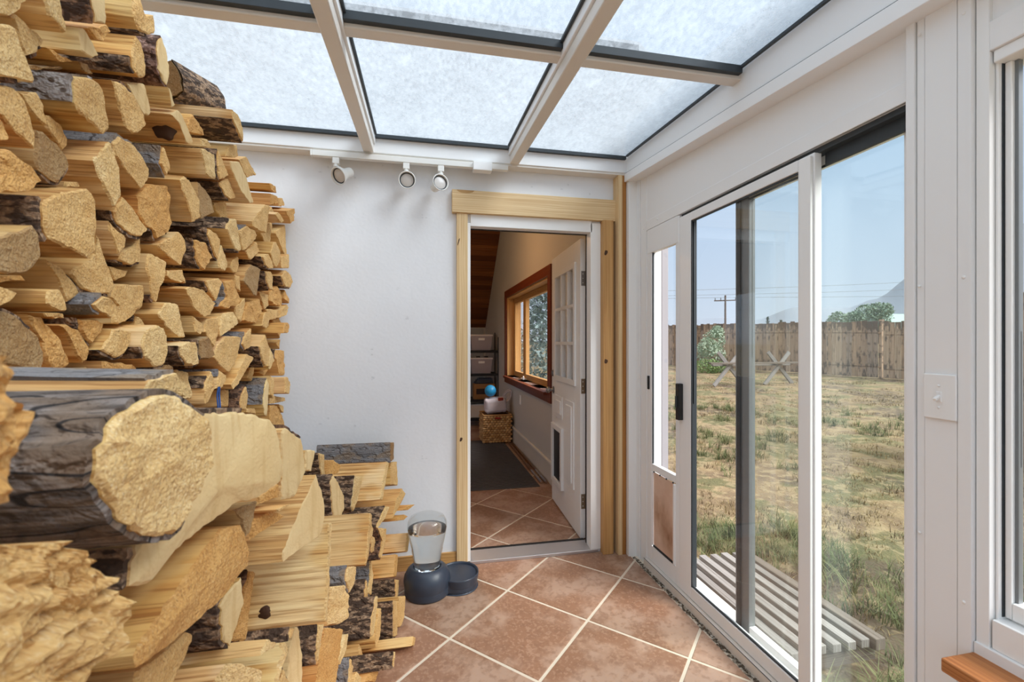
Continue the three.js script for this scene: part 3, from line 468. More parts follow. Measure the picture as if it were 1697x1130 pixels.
['H1',-670,'p','k','3.4.6.7','1386,-1301 1378,-1333 1358,-1351 1304,-1351 1281,-1337 1274,-1303 1303,-1252 1305,-1250 1329,-1240 1369,-1255'],
['H2',-690,'p','k','4.6.7','1328,-1455 1341,-1489 1341,-1547 1321,-1559 1270,-1569 1266,-1543 1275,-1493 1298,-1466'],
['H3',-690,'d','k','5','1346,-1569 1360,-1623 1340,-1652 1295,-1674 1283,-1637 1288,-1582'],
['H4',-700,'n','-','','1331,-1718 1362,-1787 1364,-1895 1360,-1935 1312,-1905 1251,-1867 1227,-1811 1243,-1767 1258,-1737 1288,-1691 1309,-1699'],
['H5',-710,'n','g','','1378,-2004 1400,-2065 1319,-2054 1307,-1994 1332,-1962'],
['H6',-690,'n','-','','1295,-1958 1277,-2033 1175,-1855 1163,-1822 1182,-1813 1241,-1897'],
['H7',-760,'n','-','','1302,-2222 1293,-2253 1192,-2235 1161,-2205 1181,-2153 1198,-2163 1243,-2217 1293,-2217'],
['H8',-680,'n','k','4.5','1376,-2139 1308,-2199 1260,-2184 1238,-2172 1235,-2139 1261,-2101 1323,-2064'],
['H9',-700,'p','-','','1316,-2270 1251,-2334 1210,-2265 1229,-2253 1301,-2266'],
['H10',-750,'o','-','','1224,-2312 1217,-2425 1214,-2426 1175,-2332 1198,-2267'],
['H12',-700,'n','g','4','1222,-1788 1203,-1791 1177,-1761 1178,-1714 1219,-1729 1241,-1735'],
['H13',-750,'n','-','','1205,-1931 1201,-1980 1172,-1973 1164,-1960 1163,-1933 1166,-1914 1195,-1914'],
['H14',-700,'n','k','5','1225,-1654 1244,-1676 1189,-1710 1134,-1647 1137,-1628 1189,-1628'],
['H15',-720,'d','-','','1276,-1442 1271,-1479 1237,-1496 1201,-1496 1214,-1457 1248,-1416'],
['H16',-730,'p','-','','1247,-1583 1166,-1616 1156,-1616 1163,-1557 1196,-1517 1258,-1517'],
['H17',-740,'n','-','','1160,-1853 1159,-1887 1154,-1916 1119,-1916 1088,-1911 1101,-1845'],
['H18',-700,'n','b','','1161,-1979 1124,-1997 1064,-1976 1077,-1921 1117,-1928 1136,-1934'],
['H19',-700,'p','g','4.5','1172,-2229 1148,-2251 998,-2224 1009,-2191 1061,-2172 1129,-2188'],
['H20',-700,'n','-','','1175,-2297 1159,-2321 1125,-2318 1070,-2309 1092,-2270 1184,-2270'],
['H21',-670,'n','-','','1165,-2434 1119,-2488 1073,-2464 1087,-2386 1162,-2400'],
['H22',-720,'o','k','4','1304,-2427 1297,-2553 1161,-2561 1168,-2467 1260,-2414'],
['H23',-680,'o','-','','1437,-2419 1442,-2482 1431,-2495 1390,-2488 1385,-2386'],
['H24',-720,'n','-','','1084,-2323 1080,-2352 1042,-2569 1024,-2579 1043,-2321 1070,-2321'],
['H25',-720,'o','-','','1037,-2330 1022,-2435 926,-2549 890,-2561 900,-2427 955,-2330'],
['H26',-720,'n','-','','1024,-2459 1001,-2544 966,-2544 977,-2507 1005,-2474'],
['H27',-730,'n','-','','1060,-2072 1046,-2164 1025,-2172 1018,-2172 1042,-2072'],
['H28',-740,'d','-','','1031,-2242 1019,-2318 1012,-2318 990,-2286 1020,-2241'],
['H29',-750,'o','-','','1335,-2511 1356,-2579 1302,-2579'],
['Z1',-750,'o','k','3','1803,-943 1835,-1006 1837,-1019 1793,-943'],
['Z2',-770,'d','-','','1943,-1150 1885,-1062 1891,-1060'],
['Z3',-800,'d','-','','2038,-1365 2056,-1403 2051,-1404 2046,-1402 2036,-1361'],
];
const LOW = [
['P1',380,'d','g','','-162,798,-2476 -156,777,-2580 -157,684,-2556 -163,700,-2460'],
['P2',380,'p','g','0','-182,717,-2403 -172,706,-2430 -200,530,-2357 -209,543,-2330'],
['P3',200,'o','-','','-444,790,-2200 -412,782,-2232 -384,747,-2260 -393,715,-2251 -417,712,-2228 -444,724,-2200'],
['P4',350,'p','k','','-438,860,-2050 -433,837,-2122 -431,711,-2140 -433,689,-2122 -436,773,-2077'],
['P5',380,'n','-','','-141,666,-2587 -140,665,-2592 -137,524,-2600 -170,564,-2500 -168,680,-2508'],
['P6',300,'n','-','','-109,543,-2493 -90,506,-2520 -121,451,-2475 -156,409,-2420 -138,488,-2447'],
['P7a',140,'o','-','','-60,450,-2492 -39,445,-2500 -76,424,-2486 -121,429,-2470'],
['P7b',140,'o','-','','-96,399,-2492 -77,385,-2500 -96,369,-2492 -152,376,-2470'],
['P8',350,'p','k','','-176,522,-2288 -160,513,-2310 -182,465,-2281 -225,428,-2220 -207,469,-2245'],
['P10',350,'p','k','','-307,712,-2187 -282,691,-2250 -298,601,-2208 -312,552,-2171 -320,583,-2150 -312,649,-2171'],
['P11',380,'p','k','','-360,790,-1949 -350,756,-1976 -332,676,-2026 -330,617,-2030 -355,559,-1961 -363,657,-1940 -366,771,-1930'],
['P12',380,'n','-','','-201,669,-1823 -197,654,-1850 -201,544,-1823 -208,486,-1768 -210,500,-1750 -204,604,-1795'],
['P13',300,'p','-','','-212,561,-1982 -206,530,-2010 -216,482,-1965 -217,486,-1964 -219,538,-1955'],
['P14',320,'n','b','','-193,526,-2029 -160,485,-2109 -162,438,-2104 -180,371,-2061 -184,381,-2051 -176,453,-2072'],
['P15',380,'n','-','','-78,325,-2427 -64,298,-2480 -78,222,-2427 -88,247,-2382'],
['P17',300,'n','k','','-204,545,-1900 -196,520,-1946 -195,506,-1948 -197,460,-1942 -204,475,-1900'],
['P18',350,'o','-','','-123,235,-2379 -130,137,-2346 -139,162,-2302 -132,262,-2333'],
['Q1',380,'n','k','','-120,92,-2400 -122,22,-2380 -130,55,-2300 -130,149,-2300'],
['Q2',350,'n','k','','-233,325,-1981 -229,259,-2007 -236,197,-1956 -239,226,-1931 -237,275,-1951'],
['Q3',350,'p','g','','-229,382,-2080 -221,268,-2130 -227,196,-2090 -233,230,-2050 -229,289,-2080'],
['Q4',380,'p','k','','-186,287,-1910 -181,280,-1930 -193,149,-1883 -199,155,-1859 -201,167,-1852 -198,221,-1863'],
['Q5',350,'n','-','','-180,202,-1976 -174,191,-1994 -174,153,-1994 -178,73,-1981 -191,58,-1936 -193,98,-1930 -184,184,-1960'],
['Q6',350,'n','k','','-122,209,-2006 -112,173,-2068 -110,6,-2080 -120,40,-2021 -122,49,-2011 -122,113,-2006'],
['Q7',350,'n','-','','-108,167,-2107 -79,121,-2193 -84,25,-2179 -99,8,-2136 -113,36,-2093'],
['Q8',380,'n','-','','-30,32,-2012 -33,2,-2003 -45,35,-1953 -38,58,-1982'],
['Q9',350,'p','k','','-105,117,-1811 -104,112,-1818 -108,69,-1793'],
['Q10',350,'n','-','','-239,71,-1893 -235,3,-1916 -248,50,-1840 -245,138,-1855'],
['Q11',350,'p','-','','-278,255,-1736 -271,243,-1760 -276,202,-1741 -290,174,-1694 -294,197,-1680'],
['Q12',250,'o','-','','-188,72,-1809 -181,67,-1815 -169,33,-1826 -181,5,-1815 -213,32,-1786'],
['Q13',300,'n','g','','-257,175,-1719 -254,125,-1750 -258,80,-1712 -259,92,-1698 -258,171,-1713'],
['Q14',300,'p','-','','-239,104,-1748 -227,60,-1777 -231,34,-1768 -247,66,-1728 -245,86,-1733'],
['Q15',350,'o','-','','-301,439,-1492 -259,380,-1570 -271,286,-1549 -279,187,-1533 -320,259,-1450 -313,366,-1466'],
['Q16',350,'p','k','','-294,512,-1385 -290,494,-1420 -294,438,-1390 -296,416,-1367 -296,451,-1367 -296,473,-1370'],
['Q17',350,'p','-','','-345,556,-1320 -340,541,-1337 -335,444,-1355 -335,341,-1355 -335,336,-1354 -356,397,-1280 -351,512,-1297'],
['Q18',300,'p','-','','-296,527,-1564 -262,504,-1614 -251,464,-1630 -252,381,-1628 -269,376,-1605 -305,407,-1550'],
['Q19',350,'p','g','','-259,540,-1668 -238,507,-1730 -244,449,-1712 -256,439,-1677 -264,498,-1650'],
['Q20',210,'p','-','','-246,852,-1276 -246,845,-1300 -246,755,-1284 -246,601,-1244 -246,616,-1220 -246,767,-1260'],
['Q21',300,'p','-','','-303,672,-1071 -302,652,-1100 -303,624,-1062 -303,579,-1037 -303,592,-1020 -303,640,-1054'],
['Q22',180,'n','k','','-317,634,-1180 -316,615,-1210 -317,613,-1190 -317,617,-1170'],
['R1',420,'p','s','0.1.2.7.8.9.10.11.12.13.14.15.16.17','-291,1281,-578 -284,1277,-604 -279,1263,-621 -269,1243,-644 -267,1216,-650 -267,1183,-650 -267,1177,-648 -280,1121,-615 -286,1110,-597 -294,1122,-566 -299,1142,-536 -300,1162,-517 -301,1198,-498 -301,1218,-490 -301,1238,-492 -301,1256,-509 -299,1268,-530 -296,1279,-553'],
['R2',400,'p','k','0.12.14','-330,1241,-702 -294,1224,-822 -267,1201,-876 -259,1173,-891 -254,1118,-900 -255,1082,-897 -280,1067,-852 -300,1074,-807 -314,1067,-768 -326,1059,-723 -335,1051,-663 -337,1036,-633 -337,1051,-600 -337,1092,-612 -332,1216,-684'],
['R3',350,'p','b','0','-290,1156,-1039 -270,1120,-1086 -266,1086,-1095 -264,1038,-1100 -278,993,-1067 -294,1002,-1027 -293,1087,-1029 -294,1101,-1027 -294,1149,-1027'],
['R4',200,'o','-','','-322,1028,-975 -295,1041,-1015 -295,1014,-1015 -324,1014,-972'],
['R5',120,'n','-','','-288,997,-975 -290,1002,-972 -268,1002,-1000'],
['R6',300,'g','-','','-325,1046,-860 -306,1040,-920 -314,985,-899 -316,983,-891 -318,1020,-883'],
['R7',250,'o','-','','-304,990,-1002 -284,971,-1020 -336,945,-970 -334,985,-972'],
['R8',300,'p','-','','-257,1013,-1177 -244,945,-1197 -242,907,-1200 -246,866,-1193 -253,853,-1183 -277,849,-1143 -309,843,-1083 -310,861,-1080 -285,942,-1130 -269,978,-1157'],
['R9',300,'p','-','','-300,1057,-1250 -289,1041,-1310 -294,991,-1284 -300,1001,-1250'],
['S1',400,'o','-','','-326,1033,-818 -312,1019,-863 -305,972,-880 -306,940,-877 -313,933,-859 -323,916,-828 -340,913,-745 -345,920,-686 -344,937,-627 -344,957,-620 -346,971,-662 -345,979,-703 -338,1004,-759'],
['S2',380,'n','-','','-389,854,-841 -387,836,-860 -387,827,-858 -391,793,-798 -391,793,-755 -386,858,-700 -386,888,-700 -391,861,-781'],
['S3',350,'p','k','2.3.4','-363,858,-1004 -360,800,-1010 -374,737,-973 -379,760,-958 -381,831,-950 -376,846,-965'],
['S5',200,'o','b','2.3','-401,797,-1158 -394,790,-1170 -408,635,-1148 -424,656,-1120'],
['S6',240,'p','-','','-312,726,-1000 -303,702,-1020 -305,695,-1016 -320,706,-980'],
['S7',280,'p','-','','-352,749,-904 -334,737,-918 -301,701,-940 -301,647,-940 -383,707,-880'],
['U1',400,'n','-','','-299,1203,-370 -299,1174,-440 -296,1155,-456 -293,1140,-471 -288,1104,-487 -282,1078,-500 -284,1060,-496 -287,1051,-488 -290,1044,-480 -294,1045,-467 -299,1031,-443 -299,1090,-370'],
['T0',400,'o','-','','-258,1336,-310 -278,1332,-360 -282,1326,-372 -282,1313,-372 -282,1299,-372 -287,1289,-390 -286,1272,-386 -284,1260,-378 -281,1244,-368 -279,1230,-362 -258,1239,-310'],
];
// ---------- firewood ----------
const endMap = tex(512, 512, (u, v) => {       // sawn end grain: growth rings round the middle, fuzzy saw marks
  const dx = u - 0.5, dy = v - 0.5, r = Math.hypot(dx, dy) + 0.02 * (fb(u, v, 6, 6, 3, 101) - 0.5), ring = 0.5 + 0.5 * Math.sin(r * 260 + 5 * fb(u, v, 4, 4, 2, 104));
  const s = fb(u, v, 170, 110, 3, 106), m = fb(u, v, 9, 9, 4, 108), k = fb(u, v, 220, 200, 2, 111), st = fb(u, v, 14, 130, 2, 114);
  let c = mixc([246, 216, 160], [224, 180, 112], 0.8 * m); c = mixc(c, [196, 152, 96], 0.22 * ring * sstep(0.35, 0.7, m)); c = mixc(c, [184, 140, 88], 0.55 * sstep(0.5, 0.75, s)); c = mixc(c, [206, 166, 110], 0.45 * sstep(0.5, 0.75, st)); return mixc(c, [250, 232, 196], 0.6 * sstep(0.6, 0.85, k));
});
const endBump = tex(512, 512, (u, v) => 0.55 * fb(u, v, 60, 44, 4, 121) + 0.45 * fb(u, v, 150, 120, 2, 125), { color: false });
const sideMap = tex(512, 512, (u, v) => {      // split long grain, fibres along v
  const w = fb(u, v, 4, 3, 3, 131), f = fb(u + 0.03 * w, v, 70, 4, 3, 134), g = fb(u + 0.05 * w, v, 20, 2, 2, 137), b = fb(u, v, 3, 3, 3, 139);
  let c = mixc([242, 206, 144], [218, 168, 102], 0.85 * sstep(0.25, 0.75, g)); c = mixc(c, [166, 114, 62], 0.55 * sstep(0.5, 0.75, f)); c = mixc(c, [248, 228, 186], 0.6 * sstep(0.5, 0.7, b)); return c;
});
const sideBump = tex(512, 512, (u, v) => 0.6 * fb(u, v, 60, 3, 3, 141) + 0.4 * fb(u, v, 24, 2, 2, 143), { color: false });
const barkTex = (a, b, c, s, fx, fy) => tex(512, 512, (u, v) => { const p = fb(u + 0.03 * fb(u, v, 9, 9, 2, s + 2), v, fx, fy, 4, s), q = fb(u, v, 40, 30, 3, s + 6); let k = mixc(a, b, sstep(0.3, 0.7, q)); k = mixc(k, c, sstep(0.55, 0.42, p)); return k; });
const barkBump = tex(512, 512, (u, v) => sstep(0.38, 0.62, fb(u + 0.03 * fb(u, v, 9, 9, 2, 153), v, 14, 7, 4, 151)) * 0.7 + 0.3 * fb(u, v, 50, 40, 3, 155), { color: false });
M.end = std({ map: endMap, bumpMap: endBump, bumpScale: 0.004, roughness: 0.9, vertexColors: true });
M.planed = std({ map: tex(256, 256, (u, v) => { const w = fb(u, v, 3, 3, 3, 241), f = fb(u + 0.05 * w, v, 40, 3, 3, 244); return mixc(mixc([246, 222, 174], [228, 194, 138], w), [206, 166, 108], 0.3 * sstep(0.5, 0.75, f)); }), bumpMap: speck, bumpScale: 0.0015, roughness: 0.85, vertexColors: true });
M.side = std({ map: sideMap, bumpMap: sideBump, bumpScale: 0.003, roughness: 0.8, vertexColors: true });
const bk = (m) => std({ map: m, bumpMap: barkBump, bumpScale: 0.008, roughness: 0.95 });
M.bark = {
  k: bk(barkTex([170, 140, 110], [128, 102, 80], [76, 58, 45], 161, 26, 7)), b: bk(barkTex([150, 112, 84], [112, 82, 62], [70, 50, 38], 171, 12, 7)), r: bk(barkTex([158, 126, 112], [122, 92, 80], [80, 56, 46], 181, 22, 14)),
  s: bk(tex(512, 512, (u, v) => { const f = fb(u, v, 44, 3, 4, 231), q = fb(u, v, 5, 2, 3, 235), c = fb(u, v, 9, 2, 2, 238); let k = mixc([136, 124, 116], [84, 74, 68], sstep(0.3, 0.7, f)); k = mixc(k, [128, 102, 78], 0.6 * sstep(0.5, 0.7, q)); return mixc(k, [34, 28, 26], 0.9 * sstep(0.03, 0.012, Math.abs(c - 0.5))); })),
  g: bk(tex(512, 512, (u, v) => { const f = fb(u, v, 50, 4, 3, 191), q = fb(u, v, 6, 4, 3, 195); return mixc(mixc([150, 146, 144], [104, 100, 100], f), [150, 122, 92], 0.55 * sstep(0.5, 0.75, q)); })),
  q: bk(tex(512, 512, (u, v) => { const q = fb(u, v, 30, 30, 3, 201), s = fb(u, v, 9, 9, 2, 204), s2 = (() => { let m = 1; const N = 9, ci = Math.floor(u * N), cj = Math.floor(v * N); for (let i = -1; i < 2; i++) for (let j = -1; j < 2; j++) { const a = (ci + i + N) % N, b = (cj + j + N) % N; if (hash(a, b, 211) < 0.35) continue; m = Math.min(m, Math.hypot(u * N - ci - i - 0.2 - 0.6 * hash(a, b, 212), (v * N - cj - j - 0.2 - 0.6 * hash(a, b, 213)) * 0.8)); } return m; })(); return mixc(mixc([186, 178, 172], [140, 130, 126], q), [92, 74, 60], sstep(0.26, 0.14, s2) * 0.85 + 0.3 * sstep(0.6, 0.7, s)); })),
};
const tones = { p: [[0.97, 0.95, 0.9], [0.96, 0.93, 0.85]], n: [[0.9, 0.81, 0.68], [0.88, 0.76, 0.6]], o: [[0.84, 0.66, 0.45], [0.82, 0.63, 0.42]], g: [[0.5, 0.44, 0.4], [0.72, 0.62, 0.5]], d: [[0.42, 0.35, 0.3], [0.4, 0.35, 0.31]] };
function makeLog(name, P0, A, L, tone, bt, bkEdges, { rough = 0.0035, cell = 0.012, tint, smooth } = {}) {
  // P0: outline of the sawn end, A: unit axis into the stack
  const c0 = V(); P0.forEach((p) => c0.add(p)); c0.multiplyScalar(1 / P0.length);
  const N = V(); for (let i = 0; i < P0.length; i++) N.add(V().crossVectors(V().subVectors(P0[i], c0), V().subVectors(P0[(i + 1) % P0.length], c0)));
  let pts = P0.map((p) => p.clone()), flag = P0.map((_, i) => bt !== '-' && bkEdges.includes(i));
  if (N.dot(A) > 0) { pts.reverse(); flag = flag.slice(0, -1).reverse().concat([flag[flag.length - 1]]); N.multiplyScalar(-1); }
  N.normalize();
  const outOf = (a, b) => V().crossVectors(V().subVectors(b, a), N).normalize();
  if (bt !== '-' && !flag.some((f) => f)) pts.forEach((p, i) => { const o = outOf(p, pts[(i + 1) % pts.length]); flag[i] = o.z > 0.35; });
  const R = [], O = [], F = [], corner = [];
  pts.forEach((p, i) => { const q = pts[(i + 1) % pts.length], n = Math.max(1, Math.round(p.distanceTo(q) / cell)), o = outOf(p, q); for (let k = 0; k < n; k++) { const t = k / n, j = k ? rr(-1, 1) * Math.min(0.0028, cell * 0.2) : 0; R.push(p.clone().lerp(q, t).addScaledVector(o, j)); O.push(o.clone()); F.push(flag[i]); corner.push(k === 0); } });
  const n = R.length; // average normals at corners
  const On = O.map((o, i) => o.clone().add(O[(i + n - 1) % n]).normalize());
  const pos = [], uv = [], col = [], groups = [];
  const T = tones[tone], v = rr(0.92, 1.04), ct = T[0].map((x) => Math.min(1, x * v * (tint || 1))), st = T[1].map((x) => Math.min(1, x * v * rr(0.96, 1.03)));
  const up = Math.abs(N.y) > 0.9 ? V(1, 0, 0) : V(0, 1, 0), e1 = V().crossVectors(up, N).normalize(), e2 = V().crossVectors(N, e1);
  const pith = c0.clone().addScaledVector(e1, rr(-0.07, 0.07)).addScaledVector(e2, rr(-0.07, 0.07)), ou = 0.5 + (rnd() < 0.3 ? rnd() : 0), su = rnd(), sv = rnd();
  const cuv = (p) => { const d = V().subVectors(p, pith); return [d.dot(e1) / 0.34 + ou, d.dot(e2) / 0.34 + ou]; };
  const put = (p, t, c) => { pos.push(p.x, p.y, p.z); uv.push(t[0], t[1]); col.push(...c); };
  // front end: rings towards the middle, rough
  let maxR = 0; R.forEach((p) => { maxR = Math.max(maxR, p.distanceTo(c0)); });
  const K = Math.max(3, Math.min(rough > 0.01 ? 30 : 9, Math.round(maxR / (rough > 0.01 ? 0.005 : 0.016)))), sc = [1]; for (let k = 1; k <= K; k++) sc.push(k === 1 ? 1 - 0.3 / K : 1 - (k - 0.4) / (K + 0.1));
  const ns = (rnd() * 1e5) | 0, lump = (p) => { if (rough > 0.01) { const d = V().subVectors(p, c0), a = d.dot(e1) + 5, b = d.dot(e2) + 5, q = (x) => (Math.floor(x * 5) / 5 * 0.7 + x * 0.3) - 0.5; return q(vn(a / 0.03, b / 0.016, 4096, 4096, ns)) * 0.9 + q(vn(a / 0.013, b / 0.007, 4096, 4096, ns + 1)) * 1.3; } const d = V().subVectors(p, c0), a = d.dot(e1) + 5, b = d.dot(e2) + 5; return (vn(a / 0.028, b / 0.02, 4096, 4096, ns) - 0.5) * 1.1 + (vn(a / 0.011, b / 0.009, 4096, 4096, ns + 1) - 0.5) * 0.9; };
  const rings = sc.map((s, k) => R.map((p, i) => { const q = c0.clone().lerp(p, s); return q.addScaledVector(A, k === 0 ? rr(0.0, 0.004) + rough * (0.4 + lump(q)) : rough * lump(q)); }));
  for (let k = 0; k < K; k++) for (let i = 0; i < n; i++) { const a = rings[k][i], b = rings[k][(i + 1) % n], c = rings[k + 1][i], d = rings[k + 1][(i + 1) % n]; for (const q of [a, b, c, b, d, c]) put(q, cuv(q), ct); }
  for (let i = 0; i < n; i++) for (const q of [rings[K][i], rings[K][(i + 1) % n], c0]) put(q, cuv(q), ct);
  groups.push([0, pos.length / 3, 0]);
  // sides
  const S = 5, per = [0]; for (let i = 0; i < n; i++) per.push(per[i] + R[i].distanceTo(R[(i + 1) % n]));
  const fib = R.map(() => rr(-1, 1) * 0.0022), row = []; for (let j = 0; j <= S; j++) row.push(R.map((p, i) => (j === 0 ? rings[0][i].clone() : p.clone().addScaledVector(A, L * j / S)).addScaledVector(On[i], j === 0 ? 0 : fib[i] + rr(-0.001, 0.001))));
  const s0 = pos.length / 3;
  for (let j = 0; j < S; j++) for (let i = 0; i < n; i++) { const i2 = (i + 1) % n, a = row[j][i], b = row[j][i2], c = row[j + 1][i], d = row[j + 1][i2], t = (k, jj) => [per[k] / 0.3 + su, L * jj / S / 0.5 + sv]; put(a, t(i, j), st); put(c, t(i, j + 1), st); put(b, t(i + 1, j), st); put(b, t(i + 1, j), st); put(c, t(i, j + 1), st); put(d, t(i + 1, j + 1), st); }
  groups.push([s0, pos.length / 3 - s0, 1]);
  const b0 = pos.length / 3, cb = c0.clone().addScaledVector(A, L);
  for (let i = 0; i < n; i++) for (const q of [row[S][(i + 1) % n], row[S][i], cb]) put(q, cuv(q), ct);
  groups.push([b0, pos.length / 3 - b0, 0]);
  let g = new THREE.BufferGeometry(); g.setAttribute('position', new THREE.Float32BufferAttribute(pos, 3)); g.setAttribute('uv', new THREE.Float32BufferAttribute(uv, 2)); g.setAttribute('color', new THREE.Float32BufferAttribute(col, 3));
  g = toCreasedNormals(g, 0.5); for (const q of groups) g.addGroup(...q);
  const hasBark = F.some((f) => f);
  const root = new THREE.Group(); root.name = numbered(name); scene.add(root);
  const base = c0.clone(); root.position.copy(base); g.translate(-base.x, -base.y, -base.z);
  mesh('split_wood', g, smooth ? [M.planed, M.side] : [M.end, M.side], root);
  if (hasBark) {   // a shell of bark over the round side
    const bp = [], bu = [], q3 = (p, t) => { bp.push(p.x, p.y, p.z); bu.push(t[0], t[1]); }, quad = (a, b, c, d, ta, tb, tc, td) => { q3(a, ta); q3(c, tc); q3(b, tb); q3(b, tb); q3(c, tc); q3(d, td); };
    const th = R.map(() => rr(0.004, 0.007)), J = 6, at = (i, j, f) => { const p = j === 0 ? rings[0][i].clone().addScaledVector(A, 0.003) : R[i].clone().addScaledVector(A, 0.003 + (L - 0.006) * j / J); return p.addScaledVector(On[i], f * (th[i] + (j ? rr(-0.0012, 0.0012) : 0)) + (f ? 0.001 : -0.002)); };
    const use = R.map((_, i) => F[i] || F[(i + n - 1) % n]); const outer = []; for (let j = 0; j <= J; j++) outer.push(R.map((_, i) => use[i] ? at(i, j, 1) : null));
    for (let i = 0; i < n; i++) if (F[i]) { const i2 = (i + 1) % n, t = (k, j) => [per[k] / 0.22, L * j / J / 0.22]; for (let j = 0; j < J; j++) quad(outer[j][i], outer[j][i2], outer[j + 1][i], outer[j + 1][i2], t(i, j), t(i + 1, j), t(i, j + 1), t(i + 1, j + 1)); quad(at(i, 0, 0), at(i2, 0, 0), outer[0][i], outer[0][i2], t(i, 0), t(i + 1, 0), t(i, 0.1), t(i + 1, 0.1)); if (!F[(i + n - 1) % n]) quad(at(i, 0, 0), outer[0][i], at(i, J, 0), outer[J][i], t(i, 0), t(i, 0), t(i, J), t(i, J)); if (!F[i2]) quad(outer[0][i2], at(i2, 0, 0), outer[J][i2], at(i2, J, 0), t(i, 0), t(i, 0), t(i, J), t(i, J)); }
    let bg = new THREE.BufferGeometry(); bg.setAttribute('position', new THREE.Float32BufferAttribute(bp, 3)); bg.setAttribute('uv', new THREE.Float32BufferAttribute(bu, 2)); bg.translate(-base.x, -base.y, -base.z); bg = toCreasedNormals(bg, 0.9);
    mesh('bark', bg, M.bark[bt], root);
  }
  return root;
}
const smoothEnds = new Set(['R2', 'R3', 'R8', 'B1', 'B2', 'F1', 'F8', 'A14', 'A8', 'A5', 'S3', 'P11', 'Q17', 'R9', 'H19']);
const parseE = (s) => (s ? s.split('.').map(Number) : []);
const shrink = (pts, k) => { const c = V(); pts.forEach((p) => c.add(p)); c.multiplyScalar(1 / pts.length); return pts.map((p) => p.clone().lerp(c, k)); };
const area3 = (pts) => { const n = V(), c = pts[0]; for (let i = 1; i < pts.length - 1; i++) n.add(V().crossVectors(V().subVectors(pts[i], c), V().subVectors(pts[i + 1], c))); return n.length() / 2; };
const ord = ['', 'first', 'second', 'third', 'fourth', 'fifth', 'sixth', 'seventh', 'eighth', 'ninth', 'tenth', 'eleventh', 'twelfth', 'thirteenth', 'fourteenth', 'fifteenth', 'sixteenth', 'seventeenth', 'eighteenth', 'nineteenth', 'twentieth'];
const toneWord = { p: 'pale', n: 'honey', o: 'amber', g: 'greyed', d: 'dark weathered' }, barkWord = { k: 'dark', b: 'brown', r: 'reddish', s: 'cracked', g: 'grey', q: 'knotty grey' };
function describe(list, where) {                  // labels: look, layer from the top, place along the layer from the near end
  const ys = [...list].sort((a, b) => b.c.y - a.c.y), per = Math.ceil(ys.length / Math.ceil(ys.length / 12));
  for (let k = 0, l = 1; k < ys.length; k += per, l++) ys.slice(k, k + per).sort((a, b) => b.c.z - a.c.z).forEach((o, i) => {
    o.root.userData.label = o.label || `${toneWord[o.tone]} split log${o.bt !== '-' ? ' in ' + barkWord[o.bt] + ' bark' : ''}, ${ord[i + 1]} along ${ord[l]} layer of the ${where}`;
  });
}
const special = {
  A12: 'split log with knotted grey bark near the top of the tall stack', B1: 'reddish barked round log at the top edge of the tall stack', H1: 'pale round-ended log with small knots low in the tall stack', C3: 'weathered log with fuzzy grey oval end in tall stack', D1: 'half-round log with brown-grey end at the left picture edge',
  C11: 'biggest half-round log with a weathered lower end in tall stack', E1: 'large grey-brown half-round log just above the low stack', R1: 'big round log with dark cracked bark topping the low stack', R2: 'large pale slab-ended log right of the dark cracked log', U1: 'ragged broken log end at the bottom left corner', T0: 'ragged torn log end at the left picture edge',
  P1: 'grey knotty log lying on the low stack against the wall', Q20: 'short pale board-like log with one dark knot, low stack', P12: 'pale striped split block in the middle of the low stack', Q8: 'thin split stick poking out over the tiles near the floor', S1: 'long curved amber-ended log below the dark cracked log', P3: 'small round amber stub end on the low stack', B4: 'dark barked log with pale end jutting toward the glass roof',
};
const tallList = [], lowList = [];
for (const [id, X, tone, bt, be, s] of TALL) {
  const pts = shrink(s.split(' ').map((q) => { const [y, z] = q.split(',').map(Number); return V(X / 1000, y / 1000, z / 1000); }), 0.03);
  const L = 0.36 + 0.06 * rnd(), small = area3(pts) < 0.004;
  const ax = V(-1, rr(-0.004, 0.004), rr(-0.004, 0.004)).normalize();
  const b2 = Math.max(0.2, Math.min(L, X / 1000 + 1.12));
  const root = makeLog('firewood_log', pts, ax, b2, tone, bt, parseE(be), { cell: small ? 0.014 : 0.012, smooth: smoothEnds.has(id), rough: smoothEnds.has(id) ? 0.0015 : tone === 'o' || tone === 'd' ? 0.0055 : 0.0035 });
  if (id === 'F1') { const k = new THREE.SphereGeometry(1, 14, 10), kp = k.attributes.position; for (let i = 0; i < kp.count; i++) { const f = 0.92 + 0.1 * Math.sin(kp.getX(i) * 6) + 0.08 * Math.sin(kp.getY(i) * 8 + 2); kp.setXYZ(i, kp.getX(i) * f, kp.getY(i) * f, kp.getZ(i) * f); } k.scale(0.034, 0.03, 0.014); k.translate(-0.745 - root.position.x, 1.968 - root.position.y, -1.49 - root.position.z); mesh('knot', toCreasedNormals(k, 0.8), M.knot, root); }
  root.userData.category = 'firewood'; root.userData.group = 'split logs in the tall stack';
  tallList.push({ root, c: root.position, tone, bt, label: special[id] });
}
describe(tallList, 'tall stack');
